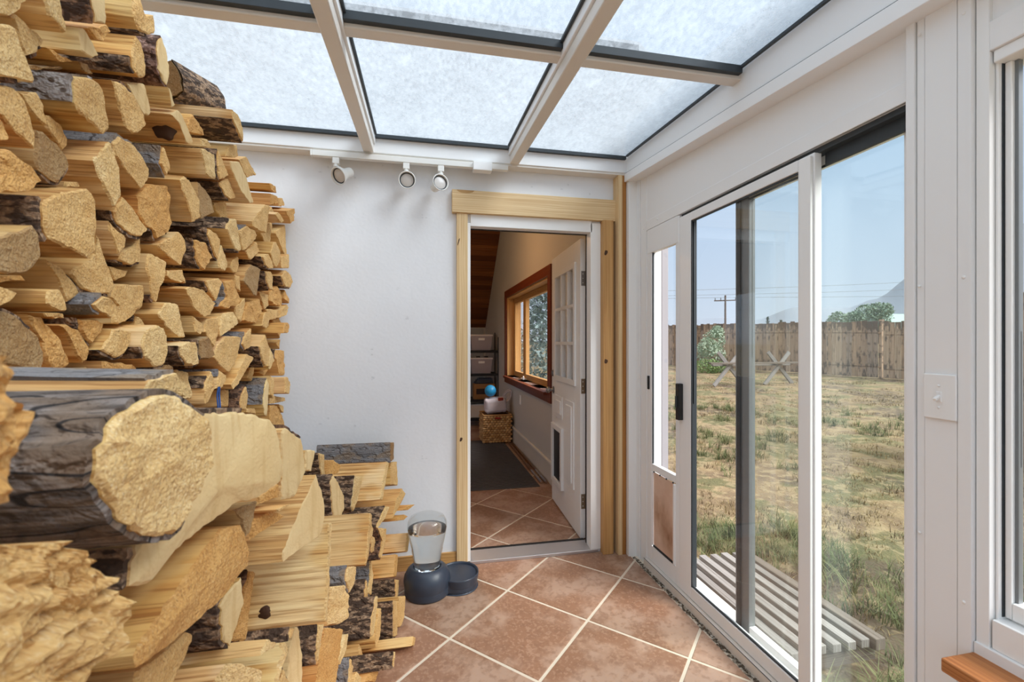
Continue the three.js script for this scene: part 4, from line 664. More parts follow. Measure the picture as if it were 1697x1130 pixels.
for (const [id, L, tone, bt, be, s] of LOW) {
  const pts = shrink(s.split(' ').map((q) => V(...q.split(',').map((c) => c / 1000))), 0.02);
  const ax = V(-1, rr(-0.004, 0.004), rr(-0.004, 0.004)).normalize();
  const root = makeLog('firewood_log', pts, ax, L / 1000, tone, bt, parseE(be), { smooth: smoothEnds.has(id), cell: id === 'U1' || id === 'T0' ? 0.0055 : 0.009, rough: smoothEnds.has(id) ? 0.0015 : id === 'U1' ? 0.016 : id === 'T0' ? 0.012 : id === 'R1' ? 0.007 : id === 'Q18' || id === 'Q21' ? 0.008 : 0.003 });
  if (id === 'Q20') { const k = new THREE.SphereGeometry(1, 14, 10), kp = k.attributes.position; for (let i = 0; i < kp.count; i++) { const f = 0.93 + 0.09 * Math.sin(kp.getX(i) * 5 + 1) + 0.06 * Math.sin(kp.getY(i) * 9); kp.setXYZ(i, kp.getX(i) * f, kp.getY(i) * f, kp.getZ(i) * f); } k.scale(0.02, 0.018, 0.006); k.translate(-0.392 - root.position.x, 0.651 - root.position.y, -1.231 - root.position.z); mesh('knot', toCreasedNormals(k, 0.8), M.knot, root); }
  root.userData.category = 'firewood'; root.userData.group = 'split logs in the low stack';
  lowList.push({ root, c: root.position, tone, bt, label: special[id] });
}
describe(lowList, 'low stack');
// lower courses of both stacks, below the picture or hidden behind the logs in view
{
  const rounded = (X, y0, y1, z0, z1) => { const cy = (y0 + y1) / 2, cz = (z0 + z1) / 2, h = (y1 - y0) / 2 - 0.009, d = (z1 - z0) / 2 - 0.009; return [...Array(10)].map((_, i) => { const a = i / 10 * 6.2832 + 0.3, c = Math.cos(a), s = Math.sin(a), k = 1 / Math.pow(Math.pow(Math.abs(c), 3.2) + Math.pow(Math.abs(s), 3.2), 1 / 3.2) * rr(0.93, 1); return V(X, cy + h * s * k, cz + d * c * k); }); };
  const low = (rows, z0, z1) => Math.min(...rows.filter((P) => P.some((p) => p[1] > z0) && P.some((p) => p[1] < z1)).map((P) => Math.min(...P.map((p) => p[0]))));
  const tallYZ = TALL.map((r) => r[5].split(' ').map((q) => q.split(',').map((c) => c / 1000))), lowYZ = LOW.map((r) => r[5].split(' ').map((q) => q.split(',').slice(1).map((c) => c / 1000)));
  const column = (rows, z0, z1, X, L, n0, col, where, group) => { const top = low(rows, z0, z1) - 0.012; if (!(top > 0.08)) return; const n = Math.max(1, Math.round(top / n0)), h = top / n; for (let k = 0; k < n; k++) { const root = makeLog('firewood_log', rounded(X + rr(-0.02, 0.012), 0.001 + k * h, (k + 1) * h - 0.001, z0, z1), V(-1, 0, 0), L, 'n', rnd() < 0.5 ? 'k' : '-', [0, 1, 2, 3], { cell: 0.03 }); tag(root, `thick log ${ord[k + 1]} up from the floor in ${ord[col]} column of the ${where}`, 'firewood', group); } };
  [[-0.5, -0.33], [-0.68, -0.51], [-0.86, -0.69], [-1.0, -0.87], [-1.2, -1.01], [-1.42, -1.21], [-1.64, -1.43]].forEach(([a, b], i) => column(lowYZ, a, b, i < 3 ? -0.32 : i < 5 ? -0.33 : -0.36, 0.34, 0.2, i + 1, 'low stack', 'split logs in the low stack'));
  [[-1.02, -0.85], [-1.2, -1.03]].forEach(([a, b], i) => column(tallYZ, a, b, -0.77, 0.32, 0.2, i + 1, 'tall stack', 'split logs in the tall stack'));
}
{ // pale log lying behind the big dark one on the low stack
  const root = makeLog('firewood_log', [[1.256, -0.67], [1.288, -0.68], [1.294, -0.75], [1.258, -0.8]].map(([y, z]) => V(-0.36, y, z)), V(-1, 0.03, 0.01).normalize(), 0.42, 'p', 'g', [1]); tag(root, 'pale weathered log showing above the big dark cracked log', 'firewood', 'split logs in the low stack');
}
{ // dark log lying lengthwise on top of the tall stack
  const c = V(-0.86, 2.335, -2.05), A = V(0.0, -0.30, 1).normalize(), e1 = V(1, 0, 0), e2 = V().crossVectors(A, e1).normalize(), pts = [];
  for (const [x, y] of [[-0.05, -0.05], [0.03, -0.058], [0.052, -0.02], [0.05, 0.03], [0.02, 0.052], [-0.045, 0.045]]) pts.push(c.clone().addScaledVector(e1, x).addScaledVector(e2, -y));
  const root = makeLog('firewood_log', pts, A, 0.36, 'd', 'k', [1, 2, 3, 4]); tag(root, 'dark weathered log lying lengthwise on top of the tall stack', 'firewood', 'split logs in the tall stack');
}
// ---------- things in the sunroom ----------
M.navy = std({ color: C(54, 62, 76), roughness: 0.38, bumpMap: speck, bumpScale: 0.0002 });
{ // gravity water feeder
  const t = thing('pet_waterer', 'dark blue pet water feeder with clear upturned bottle on the tiles', 'water feeder', { at: [0.025, 0, -2.42] });
  const w = lathe([[0, 0.002], [0.1, 0.002], [0.112, 0.014], [0.12, 0.045], [0.124, 0.075], [0.12, 0.1], [0.105, 0.128], [0.088, 0.142], [0.076, 0.146], [0.073, 0.14], [0.07, 0.1], [0, 0.1]], 40); mesh('base', w, M.navy, t);
  { const R1 = 0.119, R2 = 0.104, cx = 0.17, cy = 0.035, s = new THREE.Shape(), n = 60; const pt = []; for (let i = 0; i < n; i++) { const a = i / n * 6.2832, c = Math.cos(a), q = Math.sin(a); let r = 0; for (let k = 0; k <= 12; k++) { const t = k / 12, R = (R1 * (1 - t) + R2 * t) * (1 - 0.32 * Math.sin(Math.PI * t)), x = cx * t - cx / 2, y = cy * t - cy / 2, b = x * c + y * q, d = R * R - (x * x + y * y - b * b); if (d > 0) r = Math.max(r, b + Math.sqrt(d)); } pt.push(new THREE.Vector2(cx / 2 + r * c, cy / 2 + r * q)); } s.setFromPoints(pt); const h = new THREE.Path(); h.absarc(cx, cy, 0.1, 0, 6.2832, true); s.holes.push(h); const g = new THREE.ExtrudeGeometry(s, { depth: 0.048, bevelEnabled: true, bevelThickness: 0.01, bevelSize: 0.008, bevelOffset: -0.008, bevelSegments: 3, curveSegments: 30 }); g.rotateX(-Math.PI / 2); g.translate(0, 0.012, 0); mesh('skirt', toCreasedNormals(g, 0.7), M.navy, t); }
  const b = lathe([[0, 0.002], [0.088, 0.002], [0.1, 0.012], [0.107, 0.045], [0.111, 0.072], [0.1105, 0.079], [0.105, 0.079], [0.101, 0.07], [0.094, 0.03], [0.082, 0.018], [0, 0.018]], 40); b.translate(0.17, 0, -0.035); mesh('bowl', b, M.navy, t);
  const wt = new THREE.CylinderGeometry(0.094, 0.094, 0.004, 32); wt.translate(0.17, 0.034, -0.035); mesh('bowl_water', wt, phy({ color: C(200, 220, 230), roughness: 0.02, transmission: 1, thickness: 0.02, ior: 1.33 }), t);
  const prof = [[0.062, 0.112], [0.066, 0.135], [0.07, 0.15], [0.0735, 0.17], [0.072, 0.176], [0.078, 0.2], [0.0775, 0.206], [0.084, 0.235], [0.083, 0.241], [0.092, 0.28], [0.1, 0.32], [0.105, 0.352], [0.103, 0.38], [0.09, 0.404], [0.06, 0.418], [0.02, 0.423], [0, 0.423]];
  mesh('bottle', lathe(prof, 40), phy({ color: C(244, 246, 246), roughness: 0.08, transmission: 0.98, thickness: 0, ior: 1.5 }), t);
  const inner = [[0, 0.114], ...prof.filter((p) => p[1] < 0.345).map(([x, y]) => [x - 0.0025, y + 0.002]), [0.102, 0.346], [0, 0.346]];
  mesh('water', lathe(inner, 40), phy({ color: 0xffffff, roughness: 0.0, transmission: 1, thickness: 0.1, ior: 1.33, attenuationColor: C(235, 244, 242), attenuationDistance: 2 }), t);
}
// track with three spot heads
M.trackWhite = std({ color: C(232, 230, 224), roughness: 0.4 }); M.lens = std({ color: C(206, 200, 194), roughness: 0.3 });
{
  const y = 2.372, z = -2.6;
  const t = thing('track_rail', 'white track light rail under the back roof beam', 'light track', { at: [0, y, z] });
  B('rail', t, M.trackWhite, -0.59, 0.5, -0.012, 0.018, -0.016, 0.016, 0.003); B('end_cap', t, M.trackWhite, -0.6, -0.59, -0.014, 0.02, -0.018, 0.018, 0.003); B('feed_box', t, M.alu, 0.29, 0.4, -0.03, 0.02, -0.02, 0.036, 0.003);
  const sh = lathe([[0.0, -0.1], [0.022, -0.1], [0.026, -0.095], [0.027, -0.05], [0.031, -0.04], [0.046, 0.0], [0.0475, 0.006], [0.043, 0.006], [0.041, 0.0], [0.039, -0.02]], 28);
  const len = lathe([[0, 0.0], [0.036, -0.002], [0.04, -0.01]], 24), ringG = new THREE.TorusGeometry(0.0375, 0.0025, 6, 28);
  for (const [x, dir, lab, yo] of [[-0.468, [-0.55, -0.55, 0.75], 'leftmost white spot head on the ceiling track, turned down-left', 0], [-0.09, [-0.03, -0.2, 1], 'middle white spot head on the ceiling track, facing the room', 0.01], [0.105, [0.34, 0.02, 1], 'white spot head nearest the doorway casing on the track', 0.01]]) {
    const h = thing('track_spotlight', lab, 'spotlight', { at: [x, y - 0.0125, z], group: 'spot heads on the ceiling track' });
    B('adapter', h, M.trackWhite, -0.018, 0.018, -0.035, 0, -0.015, 0.015, 0.003); mesh('adapter_collar', (() => { const g = cyl(0.014, 0.014, 0.016, 14); g.translate(0, -0.042, 0); return g; })(), M.trackWhite, h);
    const d = V(...dir).normalize(), c = V(-dir[0] * 0.03 + 0.005, -0.115, 0.02 + d.z * 0.04);
    mesh('stem', bar(V(0, -0.045, 0), V(c.x - d.x * 0.05, c.y - d.y * 0.05 + 0.02, c.z - d.z * 0.05), 0.007, 10), M.trackWhite, h);
    const q = new THREE.Quaternion().setFromUnitVectors(V(0, 1, 0), d), q2 = new THREE.Quaternion().setFromUnitVectors(V(0, 0, 1), d);
    const place = (g, quat, off) => { const o = g.clone(); o.applyQuaternion(quat); o.translate(c.x + d.x * off, c.y + d.y * off, c.z + d.z * off); return o; };
    const sd = mesh('shade', place(sh, q, 0), M.trackWhite, h); mesh('lens', place(len, q, -0.004), M.lens, sd); mesh('lens_ring', place(ringG, q2, -0.004), M.gasket, sd);
  }
}
{ const t = thing('light_switch', 'white toggle switch plate on the aluminium pillar', 'light switch', { at: [1.308, 1.2, -0.9] });
  const pl = B('plate', t, M.white, -0.007, 0.0, -0.058, 0.058, -0.037, 0.037, 0.003); B('toggle_slot', pl, M.alu, -0.0085, -0.006, -0.013, 0.013, -0.006, 0.006, 0.001);
  const g = new RoundedBoxGeometry(0.018, 0.008, 0.008, 1, 0.002); g.rotateZ(0.5); g.translate(-0.014, -0.003, 0); mesh('toggle', g, M.white, pl); for (const y of [-0.028, 0.028]) { const s = new THREE.SphereGeometry(0.0032, 8, 6); s.translate(-0.0075, y, 0); mesh('screw', s, M.alu, pl); } }
{ const t = thing('wall_shelf', 'narrow orange wooden shelf below the side window', 'shelf', { at: [1.26, 0, -0.2] }); B('shelf_board', t, M.bench, -0.047, 0.056, 0.555, 0.588, -0.636, 0.9, 0.004); B('apron', t, M.bench, 0.0, 0.025, 0.49, 0.555, -0.58, 0.86, 0.003); for (const z of [-0.56, 0.82]) B('bracket', t, M.bench, 0.025, 0.055, 0.43, 0.555, z, z + 0.03, 0.003); }
{ // blue cord end between the logs
  const g = merged([tube([V(0, -0.05, 0), V(0.004, -0.02, 0.004), V(0, 0.02, 0), V(0.003, 0.05, 0.006)], 0.0028, 20, 6), tube([V(0, -0.05, 0.016), V(0.004, -0.02, 0.02), V(0, 0.02, 0.016), V(0.003, 0.05, 0.014)], 0.0028, 20, 6)]); const m = mesh('cord', g, std({ color: C(44, 84, 150), roughness: 0.7 })); m.position.set(-0.695, 1.135, -1.72); tag(m, 'short blue cord hanging between logs in the tall stack', 'cord'); }
{ // dirt and broken grout along the slider sill
  const list = []; for (let k = 0; k < 1500; k++) { const s = rr(0.002, 0.0065), g = new THREE.DodecahedronGeometry(s, 0); g.scale(1, 0.5, rr(0.6, 1.6)); g.rotateY(rr(0, 6)); g.translate(1.279 + 0.024 * Math.pow(rnd(), 0.7), 0.0 + s * 0.3, rr(-2.56, 0.3)); const c = rnd() < 0.6 ? [0.1, 0.075, 0.05] : rnd() < 0.5 ? [0.3, 0.26, 0.2] : [0.5, 0.45, 0.38], a = new Float32Array(g.attributes.position.count * 3); for (let i = 0; i < a.length; i++) a[i] = c[i % 3]; g.setAttribute('color', new THREE.BufferAttribute(a, 3)); list.push(g); }
  const m = mesh('debris', merged(list), std({ vertexColors: true, roughness: 0.95 })); tag(m, 'dirt, leaf bits and broken grout along the sliding door sill', 'debris', null, 'stuff');
}
// ---------- things in the room beyond ----------
{ const t = thing('door_mat', 'large dark grey ribbed mat on the tiles beyond the doorway', 'mat', { at: [0.55, 0.0, -4.9] }); const m = std({ color: C(84, 80, 80), roughness: 0.9 }); B('mat_base', t, m, -0.75, 0.52, 0, 0.006, -1.1, 0.92, 0.002); const rib = []; for (let i = 0; i < 46; i++) rib.push(bgeo(-0.74, 0.51, 0.006, 0.012, -1.08 + i * 0.0432, -1.08 + i * 0.0432 + 0.022, 0.002)); const r = mesh('ribs', merged(rib), m, t); r.userData.kind = 'stuff'; }
{ // woven basket
  const t = thing('wicker_basket', 'square woven seagrass basket at the end of the mat', 'basket', { at: [0.97, 0.0135, -5.95] });
  const wm = [[198, 156, 104], [178, 134, 84], [214, 174, 122]].map((c) => std({ color: C(...c), roughness: 0.85 })), W = 0.19, n = 9, rows = 12;
  B('lining', t, std({ color: C(120, 84, 50), roughness: 0.9 }), -W + 0.012, W - 0.012, 0, 0.355, -W + 0.012, W - 0.012, 0.01);
  for (let r = 0; r < rows; r++) for (let i = 0; i < n; i++) for (const side of [0, 1]) { const g = new THREE.SphereGeometry(1, 6, 4); g.scale(0.5 * 2 * W / n * 1.15, 0.017, 0.011); g.translate(-W + (i + 0.5) * 2 * W / n + (r % 2 ? 0.01 : -0.01), 0.018 + r * 0.029, W - ((r + i) % 2 ? 0.006 : 0.001)); if (side) g.rotateY(-Math.PI / 2); mesh('weave_strand', g, wm[(rnd() * 3) | 0], t); }
  for (const [a, b, c, d] of [[-W, W, W - 0.018, W + 0.006], [-W, W, -W - 0.006, -W + 0.018], [-W - 0.006, -W + 0.018, -W, W], [W - 0.018, W + 0.006, -W, W]]) B('rim', t, wm[1], a, b, 0.352, 0.374, c, d, 0.008);
  B('grip_tape', t, std({ color: C(150, 40, 30), roughness: 0.7 }), -0.03, 0.04, 0.315, 0.34, W + 0.004, W + 0.012, 0.003);
}
{ const t = thing('canvas_bag', 'lilac-white canvas bag with handles stuffed in the basket', 'bag', { at: [0.97, 0.389, -5.95] }); const m = std({ color: C(206, 200, 208), roughness: 0.85 }); const g = new RoundedBoxGeometry(0.3, 0.2, 0.24, 4, 0.05); const p = g.attributes.position; for (let i = 0; i < p.count; i++) p.setXYZ(i, p.getX(i) + 0.012 * Math.sin(p.getY(i) * 40 + p.getZ(i) * 20), p.getY(i) + 0.015 * Math.sin(p.getX(i) * 25), p.getZ(i)); g.computeVertexNormals(); g.translate(0, 0.1, 0); const bd = mesh('bag_body', g, m, t); for (const z of [0.04, -0.04]) mesh('handle', tube([V(0.1, 0.17, z), V(0.14, 0.26, z), V(0.21, 0.3, z), V(0.2, 0.2, z), V(0.13, 0.12, z)], 0.009, 24, 8), m, t); B('red_print', bd, std({ color: C(140, 50, 40), roughness: 0.7 }), 0.02, 0.09, 0.165, 0.21, 0.1, 0.118, 0.004); }
{ const g = new THREE.SphereGeometry(0.078, 28, 20), m = mesh('ball', g, std({ color: C(40, 150, 205), roughness: 0.4 })); m.position.set(0.9, 0.684, -5.93); tag(m, 'bright blue ball on top of the canvas bag', 'ball'); }
{ // black rack
  const t = thing('storage_rack', 'black metal storage rack against the far wall', 'shelf rack', { at: [0.93, 0, -7.2] }), m = M.black;
  for (const x of [-0.27, 0.27]) for (const z of [-0.17, 0.17]) mesh('post', bar(V(x, 0, z), V(x, z > 0 && x > 0 ? 1.42 : 1.5, z), 0.014, 8), m, t);
  for (const y of [0.12, 0.42, 0.83, 1.2]) { B('shelf', t, m, -0.29, 0.29, y - 0.012, y, -0.18, 0.18, 0.003); for (const z of [-0.18, 0.18]) B('shelf_lip', t, m, -0.29, 0.29, y - 0.03, y + 0.012, z - 0.006, z + 0.006, 0.002); }
  const bin = (y, x, lab, lid) => { const b = thing('storage_bin', lab, 'storage bin', { at: [0.93 + x, y + 0.001, -7.2], group: 'fabric bins on the black rack' }), f = std({ color: C(172, 164, 172), roughness: 0.85 }), g = new THREE.CylinderGeometry(0.235, 0.2, 0.24, 4, 1); g.rotateY(Math.PI / 4); g.scale(1.05, 1, 0.8); g.translate(0, 0.121, 0); const gg = g.toNonIndexed(); gg.computeVertexNormals(); const bb = mesh('bin_body', gg, f, b); B('rim', b, std({ color: C(226, 220, 222), roughness: 0.6 }), -0.185, 0.185, 0.235, 0.262, -0.142, 0.142, 0.008); B('label_tag', bb, M.white, -0.05, 0.05, 0.17, 0.205, 0.128, 0.136, 0.002); if (lid) for (const dx of [-0.07, 0.06]) B('clip', b, M.black, dx - 0.008, dx + 0.05, 0.262, 0.285, 0.05, 0.12, 0.004); };
  bin(1.2, 0, 'upper grey fabric bin on the black rack', false); bin(0.83, 0, 'lower grey fabric bin with black clips on the rack', true);
  const cb = thing('cardboard_box', 'brown printed box on the rack behind the blue ball', 'box', { at: [0.98, 0.421, -7.2] }); const bx = B('box_body', cb, std({ color: C(166, 120, 72), roughness: 0.8 }), -0.17, 0.17, 0.0, 0.24, -0.1, 0.1, 0.003); B('printed_strip', bx, std({ color: C(58, 44, 40), roughness: 0.7 }), -0.13, 0.13, 0.08, 0.17, 0.099, 0.102, 0.001); B('lid_flap', cb, std({ color: C(184, 140, 92), roughness: 0.8 }), -0.17, 0.17, 0.238, 0.246, -0.1, 0.1, 0.002);
  const cl = thing('folded_cloth', 'dark blue folded cloth on top of the brown box', 'cloth', { at: [0.98, 0.669, -7.2] }); for (let k = 0; k < 3; k++) { const g = new RoundedBoxGeometry(0.3 - k * 0.03, 0.03, 0.18, 3, 0.014); g.translate(0.01 * k, 0.016 + k * 0.028, 0); mesh('fold', g, std({ color: C(70 + k * 12, 74 + k * 12, 84 + k * 12), roughness: 0.9 }), cl); }
  const wb = thing('plastic_tub', 'pale plastic tub on the lowest shelf of the rack', 'tub', { at: [0.84, 0.121, -7.2] }); B('tub_body', wb, M.aluTan, -0.16, 0.16, 0, 0.22, -0.11, 0.11, 0.02); B('tub_rim', wb, M.alu, -0.17, 0.17, 0.2, 0.225, -0.12, 0.12, 0.008);
}
for (const [i, x] of [[0, 1.105], [1, 1.15]]) { const t = thing('metal_pole', i ? 'steel and copper pole lying against the baseboard' : 'steel and copper pole lying beside the mat edge', 'pole', { at: [x, 0.014, -5.0] }); mesh('tube', bar(V(0.01, 0, -0.72), V(0, 0, 0.75), 0.0125, 12), std({ color: C(150, 110, 84), roughness: 0.3, metalness: 0.8 }), t); mesh('end_sleeve', bar(V(0, 0, 0.55), V(-0.002, 0, 0.95), 0.0138, 12), std({ color: C(206, 206, 210), roughness: 0.2, metalness: 0.95 }), t); }
{ const t = thing('wall_outlet', 'white outlet plate below the cedar window', 'outlet', { at: [1.2, 0.62, -5.4] }); const pl = B('plate', t, M.white, -0.006, 0, -0.058, 0.058, -0.036, 0.036, 0.002); for (const y of [-0.02, 0.02]) B('socket', pl, M.alu, -0.008, -0.005, y - 0.014, y + 0.014, -0.016, 0.016, 0.003); }
// ---------- the yard ----------
const gy = (x, z) => -0.15 + 0.014 * Math.max(0, x - 1.5) + 0.02 * Math.max(0, -z - 2) * sstep(0.5, 4, x) - 0.0 + (x > 1.6 ? 0.05 * (fb(x / 40 + 0.5, z / 40 + 0.5, 40, 40, 3, 301) - 0.5) * Math.min(1, (x - 1.6) / 2) : 0);
M.ground = std({ map: tex(1024, 1024, (u, v) => { const a = fb(u, v, 12, 12, 5, 311), b = fb(u, v, 60, 60, 4, 317), c = fb(u, v, 30, 30, 4, 322), d = fb(u, v, 200, 200, 2, 327); let k = mixc([140, 120, 88], [116, 97, 73], sstep(0.3, 0.7, b)); k = mixc(k, [92, 92, 58], 0.8 * sstep(0.48, 0.6, c)); k = mixc(k, [80, 66, 54], 0.75 * sstep(0.52, 0.64, a)); return mixc(k, [156, 138, 105], 0.7 * sstep(0.5, 0.7, d)); }, { rep: [0.09, 0.09] }), roughness: 1, bumpMap: speck, bumpScale: 0.02 });
{
  const g = new THREE.PlaneGeometry(1, 1, 110, 110), p = g.attributes.position, uv = g.attributes.uv; const warp = (t) => Math.sign(t) * Math.pow(Math.abs(t), 2.2);
  for (let i = 0; i < p.count; i++) { const x = 6 + warp(p.getX(i) * 2) * 260, z = -6 - warp(p.getY(i) * 2) * 260; p.setXYZ(i, x, Math.min(gy(Math.min(x, 40), Math.max(z, -40)), 2), z); uv.setXY(i, x, z); } g.computeVertexNormals();
  const y = mesh('ground', g, M.ground); tag(y, 'dry yellowing yard ground with bare patches', 'ground', null, 'structure');
}
{ // grass: blades in tufts, too many to count
  const blade = (h, w, a, l) => { const g = new THREE.BufferGeometry(), q = []; for (let k = 0; k <= 3; k++) { const t = k / 3, ww = w * (1 - t * 0.95), o = l * t * t * h; q.push([-ww, h * t * (1 - 0.25 * l * t), o], [ww, h * t * (1 - 0.25 * l * t), o]); } const pos = []; for (let k = 0; k < 3; k++) { const [A, B_, C_, D] = [q[2 * k], q[2 * k + 1], q[2 * k + 2], q[2 * k + 3]]; pos.push(...A, ...B_, ...C_, ...B_, ...D, ...C_); } g.setAttribute('position', new THREE.Float32BufferAttribute(pos, 3)); g.computeVertexNormals(); g.setAttribute('uv', new THREE.Float32BufferAttribute(new Array(pos.length / 3 * 2).fill(0), 2)); g.rotateY(a); return g; };
  const tuft = (n, h, sp) => merged([...Array(n)].map(() => { const g = blade(h * rr(0.5, 1.1), rr(0.002, 0.0045), rr(0, 6.28), rr(0.3, 1.3)); g.translate(rr(-sp, sp), 0, rr(-sp, sp)); return g; }));
  const field = (name, label, geo, N, where, col) => { const m = new THREE.InstancedMesh(geo, std({ color: C(...col), roughness: 0.85, side: THREE.DoubleSide }), N); m.name = numbered(name); setup(m); const o = new THREE.Object3D(); let k = 0, guard = 0; while (k < N && guard++ < N * 40) { const w = where(); if (!w) continue; o.position.set(w[0], gy(w[0], w[1]) - 0.005, w[1]); o.rotation.set(0, rr(0, 6.28), 0); const s = w[2] * rr(0.7, 1.25); o.scale.set(s, s, s); o.updateMatrix(); m.setMatrixAt(k, o.matrix); k++; } m.count = k; tag(m, label, 'grass', null, 'stuff'); scene.add(m); };
  const inDeck = (x, z) => x < 2.12 && z > -2.6 && z < -1.55 ? true : x < 1.53;
  const lin = (r, g, b) => C(r, g, b);
  const patch = (x, z) => fb(x / 40 + 0.5, z / 40 + 0.5, 60, 60, 3, 341);
  const greenTuft = tuft(16, 0.17, 0.05), dryTuft = tuft(14, 0.075, 0.06);
  for (const [w, c] of [['dark', [66, 82, 42]], ['mid', [88, 100, 56]], ['light', [114, 120, 76]]]) field('green_grass', w + ' green grass tufts growing near the boardwalk', greenTuft, 800, () => { const x = 1.55 + 7 * Math.pow(rnd(), 1.6), z = rr(-8, 1); if (inDeck(x, z)) return null; const p = patch(x, z); if (p < 0.5 + 0.02 * (x - 1.5)) return null; return [x, z, rr(0.6, 1.1)]; }, c);
  for (const [w, c] of [['brown', [104, 87, 60]], ['straw coloured', [136, 117, 78]], ['pale', [160, 142, 103]]]) field('dry_grass', w + ' dry grass tufts across the yard', dryTuft, 2600, () => { const x = 1.6 + 15 * Math.pow(rnd(), 1.3), z = rr(-20, 1.5) * Math.pow(rnd(), 0.4); if (inDeck(x, z)) return null; if (patch(x + 7, z + 3) < 0.42) return null; return [x, z, rr(0.6, 1.2)]; }, c);
}
M.greyWood = [[150, 146, 142], [164, 160, 156], [132, 122, 112]].map((c, i) => { const t = woodGrain(c, [c[0] * 0.7, c[1] * 0.68, c[2] * 0.66], 350 + i * 8, 40); t.repeat.set(6, 1); return std({ map: t, roughness: 0.9 }); });
{ // slatted boardwalk
  const t = thing('boardwalk', 'low weathered slatted boardwalk outside the sliding door', 'boardwalk', { at: [1.745, -0.14, -2.05] });
  const n = 7; for (let k = 0; k < n; k++) { const x = -0.24 + k * 0.078; const g = bgeo(x, x + 0.046, 0.075, 0.115, -0.5 + rr(-0.01, 0.01), 0.38 + rr(-0.01, 0.01), 0.004); g.rotateZ(rr(-0.01, 0.01)); mesh('slat', g, M.greyWood[(rnd() * 2) | 0], t); }
  mesh('slat', bgeo(0.3 - 0.01, 0.345, 0.065, 0.12, -0.5, 0.39, 0.004), M.greyWood[2], t);
  for (const z of [-0.42, 0.0, 0.31]) B('bearer', t, M.greyWood[2], -0.235, 0.33, -0.02, 0.075, z, z + 0.045, 0.003);
}
M.fence = [0, 1, 2, 3, 4].map((i) => { const a = [[206, 176, 150], [194, 166, 144], [214, 186, 160], [186, 164, 148], [202, 168, 138]][i]; return std({ map: tex(64, 256, (u, v) => { const g = fb(u, v, 16, 3, 3, 400 + i * 9), s = fb(u, v, 4, 10, 3, 405 + i * 9); let c = mixc(a, [a[0] * 0.72, a[1] * 0.7, a[2] * 0.68], g); return mixc(c, [70, 60, 54], 0.6 * sstep(0.52, 0.76, s + 0.3 * sstep(0.74, 1, v) - 0.02)); }), roughness: 0.95 }); });
{ // board fence with a gate near its right end
  const a = V(10.2, 0, -19.4), b = V(14.05, 0, -11.3), c = V(18.5, 0, -1.95), dir = V().subVectors(b, a).normalize(), ang = Math.atan2(-dir.z, dir.x);
  const t = thing('board_fence', 'weathered board fence along the back of the yard', 'fence');
  const t2 = thing('board_fence', 'weathered fence run with gate right of the tall post', 'fence');
  const put = (parent, from, s0, s1, drop) => { let s = s0, k = 0; while (s < s1) { const w = rr(0.125, 0.15), x = from.x + dir.x * (s + w / 2), z = from.z + dir.z * (s + w / 2), y = gy(x, z), h = 1.78 + rr(-0.03, 0.03) - drop; const g = new RoundedBoxGeometry(w - 0.006, h, 0.02, 1, 0.003), p = g.attributes.position, uv = g.attributes.uv, ox = rnd(); for (let i = 0; i < p.count; i++) uv.setXY(i, p.getX(i) / 0.15 * 0.5 + ox, p.getY(i) / h + 0.5); g.rotateY(ang); g.translate(x, y + h / 2 + 0.02, z); mesh('plank', g, M.fence[(rnd() * 5) | 0], parent); s += w; k++; } };
  const L1 = a.distanceTo(b), L2 = b.distanceTo(c);
  put(t, a, 0, L1 - 0.14, 0); put(t2, b, 0.05, L2, 0.04);
  const rail = (parent, from, s0, s1, dy) => { const p = (s) => V(from.x + dir.x * s + 0.035 * dir.z, 0, from.z + dir.z * s - 0.035 * dir.x); const u = p(s0), w = p(s1); const g = bgeo(-0.045, 0.045, -0.02, 0.02, 0, u.distanceTo(w), 0.004); const yu = gy(u.x, u.z) + dy, yw = gy(w.x, w.z) + dy; g.rotateX(-Math.atan2(yw - yu, u.distanceTo(w))); g.rotateY(Math.atan2(w.x - u.x, w.z - u.z)); g.translate(u.x, yu, u.z); mesh('rail', g, M.fence[4], parent); };
  for (const dy of [0.35, 1.42]) { for (let s = 0; s < L1; s += 2.24) rail(t, a, s, Math.min(L1, s + 2.24), dy); for (let s = 0.1; s < L2; s += 2.5) rail(t2, b, s, Math.min(L2, s + 2.5), dy - 0.06); }
  for (let s = 2.24; s <= L1 + 0.1; s += 2.24) { const x = a.x + dir.x * s - dir.z * -0.07, z = a.z + dir.z * s + dir.x * -0.07; B('post', t, M.fence[2], x - 0.05, x + 0.05, gy(x, z) - 0.2, gy(x, z) + 1.84, z - 0.05, z + 0.05, 0.004); }
}
{ // tall board screen close to the side window
  const t = thing('board_screen', 'tall brown board screen close to the side window', 'fence', { at: [6.5, gy(6.5, -1.5), -1.5] });
  for (let k = 0; k < 38; k++) B('plank', t, M.fence[(rnd() * 5) | 0], -0.01, 0.01, 0.02, 1.97 + rr(-0.02, 0.02), -2.7 + k * 0.142, -2.7 + k * 0.142 + 0.137, 0.003);
  for (const y of [0.4, 1.6]) B('rail', t, M.fence[4], 0.01, 0.05, y, y + 0.09, -2.7, 2.69, 0.003); for (const z of [-2.65, 0, 2.6]) B('post', t, M.fence[4], 0.05, 0.14, -0.2, 1.9, z - 0.045, z + 0.045, 0.004);
}
